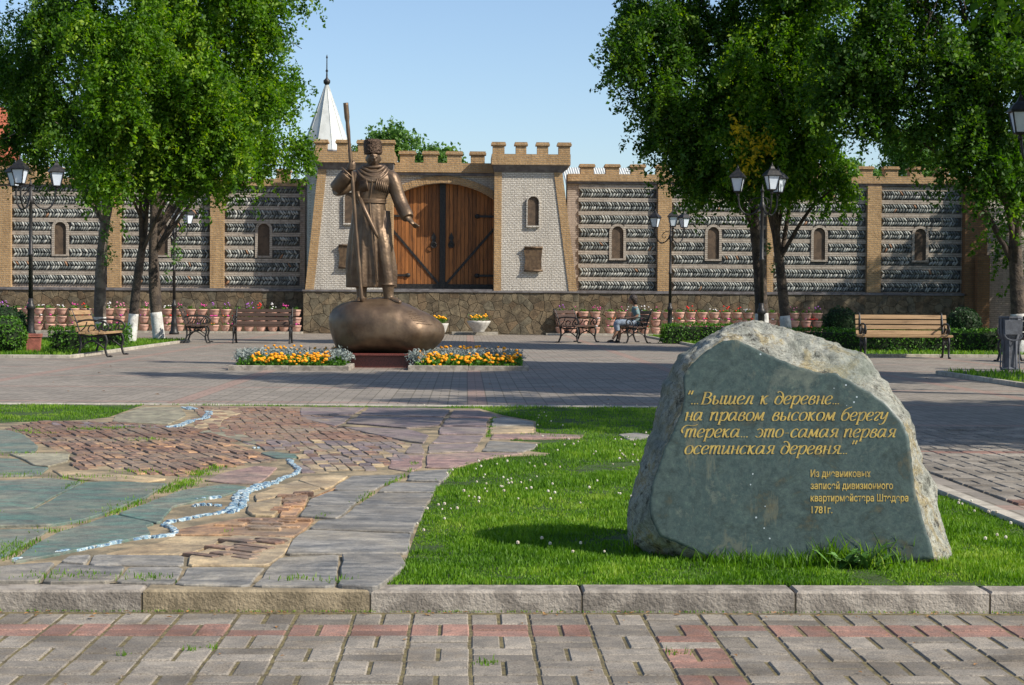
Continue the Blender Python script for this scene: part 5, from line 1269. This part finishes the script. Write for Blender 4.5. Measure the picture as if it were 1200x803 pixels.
# ================================================================== MARIGOLD BEDS BESIDE THE STATUE
mg = MB(); mg.ball((0,0,0), .034, 8, 5, (1,1,.75)); 
for i in range(10):
    a = i*2.4; mg.ball((.022*math.cos(a),.022*math.sin(a),.012), .014, 5, 3, (1,1,.8))
mgm = mg.mesh(M['marigold'], True)
def flower_bed(label, u0, u1, v, seed):
    p0, p1 = G(u0,v), G(u1,v); rg = np.random.default_rng(seed); x0, x1, y0 = p0.x, p1.x, p0.y; D = 2.3
    t = thing('flower_bed', label, 'flower bed', ((x0+x1)/2,y0+D/2,0), 0, 'flower beds beside the statue')
    for a in ((x0,x1,y0,y0+.09),(x0,x1,y0+D-.09,y0+D)):
        n_ = 2
        for i in range(n_): b = MB(); xx = x0+(x1-x0)*i/n_; b.bevbox(xx+.003,xx+(x1-x0)/n_-.003,a[2],a[3],-.03,.075,.008); b.obj('kerbstone', M['kerb'], t, world=True)
    for xx in (x0,x1-.09): b = MB(); b.bevbox(xx,xx+.09,y0+.093,y0+D-.093,-.03,.073,.008); b.obj('kerbstone', M['kerb'], t, world=True)
    b = MB(); b.box(x0+.08,x1-.08,y0+.08,y0+D-.08,0,.05); b.obj('soil', M['soil'], t, world=True)
    # green foliage all over, orange in front rows and silver behind
    n = 5200; X_ = rg.uniform(x0+.1,x1-.1,n); Y_ = rg.uniform(y0+.1,y0+D-.15,n); hh = .04+.17*rg.random(n)**.7*np.clip((Y_-y0)/.35,.35,1)
    tag(link('marigold_leaves', leaf_mesh('m', np.c_[X_,Y_,hh], .06, M['hedge'], rg, -.2), t, world=True), kind='stuff')
    cl = []
    for _ in range(120):
        cx_, cy_ = rg.uniform(x0+.12,x1-.12), rg.uniform(y0+.62,y0+D-.15)
        cl.append(np.c_[rg.normal(cx_,.07,60),rg.normal(cy_,.07,60),np.clip(rg.normal(.19,.05,60),.05,.30)])
    for ex in ((x0+.14) if u0 < 400 else (x1-.14),) if True else ():
        pass
    for _ in range(7):
        cx_ = rg.uniform(x0+.08,x0+.30) if u0 < 400 else rg.uniform(x0+.06,x0+.2); cy_ = rg.uniform(y0+.15,y0+.6)
        cl.append(np.c_[rg.normal(cx_,.06,70),rg.normal(cy_,.08,70),np.clip(rg.normal(.20,.05,70),.05,.32)])
        cx_ = x1-rg.uniform(.08,.3)
        if u0 < 400: cl.append(np.c_[rg.normal(cx_,.06,70),rg.normal(cy_,.08,70),np.clip(rg.normal(.22,.05,70),.05,.36)])
    cl = np.concatenate(cl); tag(link('silver_foliage', leaf_mesh('s', cl, .05, M['silver_leaf'], rg, -.3, aspect=.4), t, world=True), kind='stuff')
    for _ in range(150):
        front = rg.random() < .85; x_ = rg.uniform(x0+.32 if u0 < 400 else x0+.15,x1-.12 if u0 > 400 else x1-.3)
        y_ = y0+(rg.uniform(.10,.62) if front else rg.uniform(1.6,2.1)); z_ = (.12+.20*(y_-y0)+rg.normal(0,.03)) if front else .31+rg.normal(0,.02)
        o = link('marigold_bloom', mgm, t, (x_-t.location.x,y_-t.location.y,z_)); s_ = rg.uniform(.55,.95); o.scale = (s_,s_,s_); o.rotation_euler = (rg.uniform(-.5,.5),rg.uniform(-.5,.5),0)
flower_bed('square kerbed bed of orange marigolds and silver foliage left of the bronze boulder', 267, 410, 434, 71)
flower_bed('square kerbed bed of orange marigolds and silver foliage right of the bronze boulder', 478, 619, 434, 72)

# ================================================================== LAMP POSTS
def lantern(t, c, rot):
    b = MB(); r0_, r1_, h = .105, .19, .30; z = c[2]
    b.lathe([(.02,-.10),(.045,-.06),(.02,-.03),(.075,-.02),(.095,0)], 8, c); t = b.obj('lantern', M['iron'], t, True)
    g_ = MB(); g_.lathe([(r0_*.93,.0),(r1_*.93,h)], 4, c, rot); go = g_.obj('lantern_glass', M['lantern_glass'], t)
    f = MB()
    for k_ in range(4):
        th = rot+PI/2*k_; f.tube([(c[0]+r0_*math.cos(th),c[1]+r0_*math.sin(th),z),(c[0]+r1_*math.cos(th),c[1]+r1_*math.sin(th),z+h)], .012, 4)
        th2 = th+PI/2
        for rr_, zz in ((r0_,z),(r1_,z+h)): f.tube([(c[0]+rr_*math.cos(th),c[1]+rr_*math.sin(th),zz),(c[0]+rr_*math.cos(th2),c[1]+rr_*math.sin(th2),zz)], .013, 4)
    f.obj('lantern_frame', M['iron'], t)
    r_ = MB(); r_.lathe([(.235,h),(.23,h+.025),(.15,h+.10),(.07,h+.15),(.05,h+.19),(.03,h+.21)], 4, c, rot); r_.obj('lantern_roof', M['iron'], t)
    e = MB(); e.lathe([(.02,h+.20),(.03,h+.22),(.012,h+.24),(.005,h+.29)], 8, c); e.obj('lantern_finial', M['iron'], t, True)
def lamp(x, y, label, ang, group='triple lantern lamp posts'):
    t = thing('lamp_post', label, 'lamp post', (x,y,0), 0, group)
    b = MB(); b.lathe([(.16,0),(.16,.06),(.12,.12),(.10,.30),(.115,.34),(.08,.42),(.072,.85),(.10,.88),(.085,.95),(.055,1.0),(.05,1.1)], 14); b.obj('post_base', M['iron'], t, True)
    b = MB(); b.lathe([(.050,1.1),(.044,2.0),(.06,2.02),(.06,2.06),(.042,2.08),(.036,3.1),(.065,3.14),(.075,3.2),(.05,3.26),(.035,3.3),(.03,3.5)], 12); b.obj('post', M['iron'], t, True)
    for k_ in range(3):
        a = R(ang+120*k_); dx, dy = math.cos(a), math.sin(a)
        pf = [(.03,3.22),(.16,3.06),(.34,3.02),(.48,3.16),(.52,3.36),(.52,3.44)]
        cv = smooth_curve([(dx*r_,dy*r_,z) for r_,z in pf],5); b = MB(); b.tube(cv, .02, 7)
        sc_ = smooth_curve([(dx*r_,dy*r_,z) for r_,z in ((.05,3.38),(.2,3.36),(.3,3.24),(.22,3.16),(.16,3.22))],4); b.tube(sc_, .012, 5); b.obj('arm', M['iron'], t, True)
        lantern(t, (dx*.54,dy*.54,3.52), a+PI/4)
    b = MB(); b.lathe([(.03,3.5),(.05,3.53),(.02,3.58),(.004,3.68)], 8); b.obj('post_finial', M['iron'], t, True)
    return t
def at(u, Y): return P(u, 380, Y).x
lamp(at(36,37.8), 37.8, 'tall black triple lantern lamp post at the left behind the red bin', 20)
lamp(at(204,55.7), 55.7, 'black triple lantern lamp post behind the leaning trunks at the left', 47)
lamp(at(785,55.7), 55.7, 'black triple lantern lamp post beside the seated person', 31)
lamp(at(892,37.8), 37.8, 'tall black triple lantern lamp post in front of the two trunks behind the boulder', 42)
lamp(at(1238,24.6), 24.6, 'nearest lamp post of which one lantern shows at the right edge', 175)

# ================================================================== BENCHES
def bench(x, y, rz, label, wood='slat_wood', L=1.75, group='slatted iron benches'):
    t = thing('bench', label, 'bench', (x,y,0), rz, group)
    # the sitter faces -y (local); x runs along the bench
    for i in range(4):
        y_ = -.235+i*.125; b = MB(); b.bevbox(-L/2,L/2,y_,y_+.10,.425+.012*abs(i-1.5)-.01,.465+.012*abs(i-1.5)-.01,.007); b.obj('seat_slat', M[wood], t)
    for i in range(4):
        z = .515+i*.105; yy = .24+.035*i+.04; b = MB(); b.bevbox(-L/2,L/2,-.018,.018,-.042,.042,.007); o = b.obj('back_slat', M[wood], t, loc=(0,yy,z)); o.rotation_euler = (-.30,0,0)
    for s_ in (-1,1):
        x_ = s_*(L/2-.09); b = MB()
        C_ = lambda pts, r_=.02: b.tube(smooth_curve([(x_,p[0],p[1]) for p in pts],5), r_, 6)
        C_([(-.33,.0),(-.28,.03),(-.24,.16),(-.27,.30),(-.24,.41)], .024)
        C_([(.34,.0),(.28,.03),(.22,.18),(.22,.32),(.25,.43)], .024)
        C_([(-.25,.405),(-.1,.39),(.1,.39),(.25,.42)], .022)
        C_([(.24,.40),(.27,.55),(.33,.72),(.40,.88),(.44,.90)], .022)
        C_([(-.22,.17),(-.1,.26),(0,.30),(.12,.26),(.21,.18)], .016)
        C_([(-.12,.38),(-.06,.30),(.02,.35),(-.03,.39)], .012); C_([(.14,.38),(.08,.29),(0,.33)], .012)
        ef = b.obj('end_frame', M['iron'], t, True); b = MB()
        C_([(.31,.64),(.15,.69),(-.05,.69),(-.22,.66),(-.30,.58),(-.26,.50),(-.19,.52),(-.20,.58)], .019)
        C_([(-.17,.41),(-.12,.52),(-.18,.62),(-.2,.66)], .016); C_([(.0,.42),(.08,.50),(.03,.60),(-.06,.56),(-.02,.50)], .012); C_([(.22,.48),(.14,.56),(.10,.66)], .012)
        b.obj('armrest', M['iron'], t, True)
        for yy in (-.34,.35): b = MB(); b.ball((x_,yy,.016), .034, 8, 5, (1,1.3,.55)); b.obj('foot', M['iron'], ef, True)
    return t
bench(-7.02, 33.85, PI/2, 'wooden slatted bench seen end on at the left beside the hedge')
bench(at(231,44.9), 44.9, PI/2+.1, 'dark iron bench end on, just right of the distant lamp post at the left', 'slat_dark', 1.6)
bench(at(308,44.6), 44.6, 0, 'dark brown bench facing the camera left of the statue', 'slat_dark', 1.6)
bench(at(677,47.6), 47.6, PI/2-.42, 'empty black bench with its back to the left, facing the seated person', 'slat_dark', 1.6)
wb = bench(at(740,47.6), 47.6, -PI/2+.12, 'black bench on which a person sits in front of the flower pots', 'slat_dark', 1.6)
bench(at(1060,35.25), 35.25, -.03, 'wide sunlit wooden slatted bench at the right in front of the hedge', 'slat_wood', 1.86)
bench(at(1212,33), 33.0, -1.2, 'black iron bench whose arm shows at the right edge behind the grey bin', 'slat_dark', 1.6)
# bins
def bin_tapered(x, y, label, m, w, h, group=None):
    t = thing('litter_bin', label, 'bin', (x,y,0), .12, group); b = MB()
    b.lathe([(w*.40,0),(w*.46,.02),(w*.54,h*.8),(w*.60,h*.84),(w*.60,h*.93),(w*.54,h*.93),(w*.48,h*.72)], 4, rot=PI/4)
    b.obj('bin_body', M[m], t)
    b = MB(); b.lathe([(w*.61,h*.93),(w*.62,h*.98),(w*.56,h),(w*.50,h),(w*.5,h*.93)], 4, rot=PI/4); b.obj('rim', M[m], t); return t
p = G(39,413); bin_tapered(at(39.5,34.7), 34.7, 'small square brick red bin at the foot of the left lamp post', 'bin_red', .36, .40)
x_, y_ = at(1184,28.9), 28.9
t = thing('litter_bin', 'tall dark grey urn shaped litter bin at the right edge', 'bin', (x_,y_,0))
b = MB(); b.lathe([(.15,0),(.16,.03),(.12,.06),(.13,.50),(.17,.60),(.175,.86),(.19,.87),(.19,.90),(.16,.90),(.15,.75)], 8, rot=PI/8); b.obj('bin_body', M['bin_grey'], t)
for k_ in range(8):
    th = PI/8+PI/4*k_; b = MB(); b.tube([(.155*math.cos(th),.155*math.sin(th),.03),(.135*math.cos(th),.135*math.sin(th),.5),(.178*math.cos(th),.178*math.sin(th),.61),(.18*math.cos(th),.18*math.sin(th),.86)], .012, 4); b.obj('corner_rib', M['bin_grey'], t)
b = MB(); b.plate([(-.14,.60),(.14,.60),(.15,.84),(-.15,.84)], -.19, -.175); b.obj('front_panel', M['bin_grey'], t)
b = MB(); b.tube([(.15*math.cos(a),-.185,.60+.10*math.sin(a)) for a in [PI+j*PI/8 for j in range(9)]], .012, 5); b.obj('panel_lip', M['bin_grey'], t)

# ================================================================== PERSON ON THE BENCH (facing left, hands in the lap)
skin = simple('skin', (.30,.17,.11), (.26,.14,.09), 8, .6, 0); hair = simple('dark_hair', (.02,.014,.012), (.035,.022,.016), 30, .5, .8, .01)
topm = simple('teal_top', (.16,.24,.24), (.12,.18,.19), 14, .85, .5); trm = simple('pale_blue_trousers', (.26,.31,.38), (.20,.25,.32), 10, .85, .5, .02); shoe = simple('dark_shoe', (.03,.025,.025), None, 8, .5, 0)
pe = thing('person', 'person with dark hair sitting on the black bench, looking down', 'person', (at(741,47.55), 47.5, 0), -PI/2+.12)
# local frame: sitter faces -y
def limbs(mb, pts, rad, n=12, it=4, flat=1): c = smooth_curve(pts,it); rr = smooth_curve([Vector((r_,0,0)) for r_ in rad],it); mb.tube(c,[q.x for q in rr],n,True,flat)
b = MB()
b.ball((0,-.02,1.17), .092, 18, 12, (.86,1.02,1.2)); b.ball((0,-.065,1.11), .052, 12, 8); limbs(b, [(0,.08,.96),(0,.05,1.04),(0,.01,1.11)], [.055,.05,.052])
b.tube([(0,-.105,1.18),(0,-.130,1.145),(0,-.120,1.135)], [.010,.016,.012], 6)
for s_ in (-1,1):
    b.ball((s_*.078,.0,1.16), .022, 8, 6, (.5,1,1.3)); b.ball((s_*.03,-.098,1.18), .013, 6, 5)
    limbs(b, [(s_*.165,.06,.93),(s_*.20,.09,.78),(s_*.20,.02,.68)], [.05,.045,.038]); limbs(b, [(s_*.20,.02,.68),(s_*.14,-.12,.66),(s_*.07,-.22,.67)], [.038,.032,.024])
    b.tube([(s_*.07,-.22,.67),(s_*.055,-.255,.672),(s_*.045,-.285,.67)], [.024,.034,.030], 10, True, .55)
    for j in range(4): q0 = Vector((s_*(.030+.014*j),-.285-.004*j,.672)); b.tube([q0,q0+Vector((0,-.035,.002)),q0+Vector((-s_*.004,-.055+.004*j,-.016))], [.0085,.008,.006], 6)
    b.tube([(s_*.045,-.25,.685),(s_*.015,-.265,.69),(s_*.0,-.285,.688)], [.011,.010,.007], 6)
limbs(b, [(.09,-.42,.46),(.08,-.47,.28),(.06,-.56,.10)], [.05,.045,.035]); limbs(b, [(-.09,-.38,.44),(-.08,-.34,.25),(-.06,-.36,.08)], [.05,.045,.035])
b.ball((0,.06,.75), .13, 14, 10, (1,.75,1.6))
link('body', remesh(b, .008, 'body', skin, 2), pe)
b = MB(); loft(b, smoothsec([(.50,0,.10,.165,.13),(.62,0,.10,.15,.12),(.78,0,.09,.155,.115),(.90,0,.075,.17,.105),(.965,0,.07,.13,.08),(.99,0,.065,.07,.06)],4), 32)
for s_ in (-1,1): limbs(b, [(s_*.13,.07,.93),(s_*.185,.08,.86),(s_*.205,.09,.77)], [.062,.060,.055])
link('top', remesh(b, .012, 'top', topm, 3, lambda p: .006*noise.noise(p*14)), pe)
b = MB(); limbs(b, [(0,.12,.47),(0,.02,.50)], [.16,.165]); 
for s_ in (-1,1): limbs(b, [(s_*.09,.08,.52),(s_*.10,-.18,.555),(s_*.095,-.41,.545),(s_*.09,-.44,.44),(s_*.085,-.43+.04*(s_<0),.33)], [.10,.092,.078,.068,.062])
link('trousers', remesh(b, .013, 'trousers', trm, 3, lambda p: .008*noise.noise(p*12)), pe)
for s_, pts_ in ((1,[(.06,-.54,.06),(.055,-.63,.055),(.05,-.71,.035)]),(-1,[(-.06,-.34,.045),(-.06,-.43,.035),(-.06,-.50,.025)])):
    b = MB(); b.tube(smooth_curve(pts_,4), [.040,.042,.044,.046,.044,.042,.036,.03,.02], 10, True, .7); b.obj('shoe', shoe, pe, True)
b = MB(); b.ball((0,.02,1.20), .108, 18, 12, (.95,1.1,1.12)); b.ball((0,.065,1.13), .09, 14, 10, (1.05,.75,1.2)); link('hair', remesh(b, .010, 'hair', hair, 1, lambda p: .008*noise.noise(p*40)), pe)
bg_ = thing('handbag', 'dark bag lying in the lap of the seated person', 'bag', tuple(pe.location), -PI/2+.12)
b = MB(); b.ball((0,-.22,.645), .12, 14, 8, (1.3,.9,.35)); link('bag_body', remesh(b,.012,'bag',simple('bag_leather',(.02,.018,.018),None,8,.5,.3),2), bg_)
b = MB(); b.tube(smooth_curve([(-.1,-.2,.66),(-.06,-.17,.73),(.06,-.17,.73),(.1,-.2,.66)],5), .007, 5); b.obj('bag_strap', simple('bag_strap',(.02,.018,.018),None,8,.5,0), bg_, True)

# ================================================================== TREES
def Tp(u, v, Y): p = P(u,v,Y); return (p.x,p.y,p.z)
def gb(u, Y, z=0): return (at(u,Y), Y, z)
def blobs(l, Y): return [pxblob(u,v-((20 if u > 600 else 9) if v > 120 else 8 if v > 60 else 0),r,Y,dy) for u,v,r,dy in l]
tree('linden_tree', 'tree with a straight pale grey trunk, leftmost of the left group', 'trees left of the square', gb(117,47), [gb(117,47,-.1),Tp(117,380,47),Tp(118,320,47),Tp(122,270,47),Tp(128,230,47),Tp(128,150,47)],
     blobs([(20,60,70,1),(60,150,60,0),(28,120,55,0),(100,40,80,0),(90,195,38,-1),(110,215,28,-1.5),(30,165,34,0),(60,-60,90,0),(130,120,60,0)],47), 1500, 44, 101, white=.62, bark='bark_pale', leaf='leaf_dark', rad=.19)
tree('linden_tree', 'dark leaning tree with whitewashed foot and sunlit crown in the left group', 'trees left of the square', gb(152,43), [gb(152,43,-.1),Tp(155,385,43),Tp(160,335,43),Tp(168,280,43),Tp(172,230,43),Tp(180,130,43)],
     blobs([(160,50,55,-1.5),(195,105,62,-1.5),(190,165,55,-1),(245,180,46,-1),(145,95,45,-2),(225,208,30,-1),(185,208,26,-1),(130,160,40,-2),(115,195,30,-2),(125,222,18,-2),(255,130,55,-1)],43), 1900, 44, 102, white=.74, rad=.14)
tree('linden_tree', 'tree with thick whitewashed foot just right of the dark leaning trunk', 'trees left of the square', gb(186,46), [gb(187,46,-.1),Tp(185,385,46),Tp(180,335,46),Tp(180,280,46),Tp(184,220,46),Tp(210,120,46)],
     blobs([(215,30,70,0),(275,60,60,0),(305,100,45,0),(315,45,42,0),(300,165,45,0),(320,200,24,0),(350,182,20,0),(290,200,28,0),(268,220,16,0),(250,-40,85,0),(320,-20,45,0),(170,-60,90,0),(318,135,34,0)],46), 1900, 44, 103, white=.76, rad=.17)
tree('linden_tree', 'thin dark trunk behind the whitewashed trunk at the left', 'trees left of the square', gb(187,51), [gb(186,51,-.1),Tp(185,350,51),Tp(182,290,51),Tp(190,220,51)],
     blobs([(150,170,50,0),(215,160,50,0),(180,80,70,0),(240,90,50,0)],51), 500, 40, 104, leaf='leaf_dark', rad=.13)
tree('linden_tree', 'dark upright tree behind the tall lamp post, left of the pair', 'trees right of the square', gb(893,43), [gb(894,43,-.1),Tp(893,380,43),Tp(890,320,43),Tp(884,260,43),Tp(880,200,43),Tp(860,110,43)],
     blobs([(790,30,62,0),(748,20,34,0),(745,75,34,-1),(790,95,50,-1),(770,140,34,-1),(800,170,52,-1),(768,188,24,-1),(835,215,38,-1),(860,120,60,0),(860,40,70,0),(800,-50,75,0),(735,50,24,0),(812,222,26,-1),(858,238,18,-1),(840,230,22,0)],43), 2000, 44, 105, white=.85, leaf='leaf_dark', rad=.19)
tree('linden_tree', 'leaning tree with whitewashed foot, right of the pair behind the boulder', 'trees right of the square', gb(922,42), [gb(923,42,-.1),Tp(921,385,42),Tp(916,330,42),Tp(910,280,42),Tp(902,235,42),Tp(905,150,42)],
     blobs([(915,40,62,0),(905,110,60,-1),(945,150,55,-1),(925,205,38,-1),(965,205,32,-1),(985,235,14,-1),(1000,248,8,-1),(890,180,42,-1.5),(900,235,22,-1),(935,228,24,-1),(975,228,22,0),(875,222,26,-.5),(920,-50,80,0),(960,90,42,0)],42), 1900, 44, 106, white=.8, rad=.15)
yl = P(865,170,40.5); rg = np.random.default_rng(5)
tree('linden_tree', 'big dark tree with its trunk at the right edge of the photo', 'trees right of the square', gb(1192,38), [gb(1196,38,-.1),Tp(1194,380,38),Tp(1190,300,38),Tp(1188,230,38),Tp(1170,120,38)],
     blobs([(1035,55,62,0),(1005,115,44,0),(1050,135,50,0),(1030,165,26,0),(1085,60,60,0),(1110,125,50,0),(1075,182,20,0),(1150,90,60,0),(1150,165,42,-1),(1190,210,34,-1),(1205,120,60,-1),(1000,50,40,0),(1100,-60,95,0),(1020,-40,70,0),(1200,0,90,0),(1260,80,90,0),(1195,240,26,-1.5),(1012,140,42,0),(1135,195,34,-1),(1165,215,30,-1.5),(1150,240,14,-1.5)],38), 2700, 44, 107, white=.9, leaf='leaf_dark', rad=.20)
# yellowing spray in the crown, a bough of that tree
yt = [o for o in C.objects if o.name.startswith('linden_tree') and 'left of the pair' in o['label']][0]
pts_, tn = crown_points([pxblob(866,150,13,39.9), pxblob(884,172,13,39.9), pxblob(873,198,13,39.9), pxblob(900,165,9,39.9)], 26, 16, rg, length=.45, spread=.09)
link('yellow_leaves', leaf_mesh('y', pts_, .10, M['leaf_yellow'], rg, .35, tone=tn), yt, world=True)
# trees of the same avenue that stand just outside the frame and shade the square
for i, (x_, y_, z_, r_, sd_) in enumerate([(8.7,19.8,7.2,3.0,201),(11.6,12.6,7.1,3.2,202),(22.3,54.5,5.6,5.2,203),(11.6,24.0,8.0,3.2,204)]):
    rr_ = random.Random(sd_); bl = [(x_+rr_.uniform(-.55,.55)*r_, y_+rr_.uniform(-.55,.55)*r_, z_+rr_.uniform(-.5,.6)*r_, r_*rr_.uniform(.45,.65)) for _ in range(13)]
    tree('linden_tree', ['avenue tree right of the picture beside the near bed','avenue tree right of the lawn outside the picture','avenue tree beyond the right edge behind the grey bin','avenue tree at the right outside the picture'][i], 'trees right of the square', (x_,y_,0), [(x_,y_,-.1),(x_+.1,y_,2.5),(x_,y_,z_)], bl, 2400, 40, sd_, rad=.16, size=.125)

# young shoots growing from the trunks
rg = np.random.default_rng(8)
def shoots(key, lst, Y):
    tt = [o for o in C.objects if o.name.startswith('linden_tree') and key in o['label']][0]
    for (u,v,r,n_) in lst:
        p = P(u,v,Y); rw = r*Y/FP; d = rg.normal(size=(n_,3))*np.array([rw*.45,rw*.4,rw*.9]); link('shoots', leaf_mesh('shoots', d+np.array(p), .10, M['leaf_far'], rg, .2), tt, world=True)
shoots('leftmost of the left group', [(127,300,8,60),(124,275,6,30),(130,265,5,24)], 46.7)
shoots('thick whitewashed foot', [(203,295,8,40),(210,297,7,30),(195,325,5,16)], 45.6)
shoots('right of the pair', [(900,290,5,26),(906,315,4,14)], 41.7)

# dry leaves and petals blown along the kerb and over the paving
rl = random.Random(31); q = MB()
for i in range(190):
    if i < 120: x_, y_, z_ = rl.uniform(-2.2,2.4), YK-.02-abs(rl.gauss(0,.05)), -.066
    elif i < 150: x_, y_, z_ = rl.uniform(-2.2,2.4), rl.uniform(5.1,6.4), -.066
    else: x_, y_, z_ = rl.uniform(-6,7), rl.uniform(18.5,34), .006
    a = rl.uniform(0,6.3); l_ = rl.uniform(.006,.014)*(1 if i < 150 else 2.4); c_, s_ = math.cos(a)*l_, math.sin(a)*l_
    q.add([(x_-c_,y_-s_,z_),(x_+s_*.5,y_-c_*.5,z_+l_*.3),(x_+c_,y_+s_,z_+l_*.15),(x_-s_*.5,y_+c_*.5,z_+l_*.35)], [(0,1,2,3)])
tag(q.obj('fallen_leaves', simple('dry_leaf', (.34,.17,.05),(.20,.11,.05),9,.8,0,kind='World')), kind='stuff')
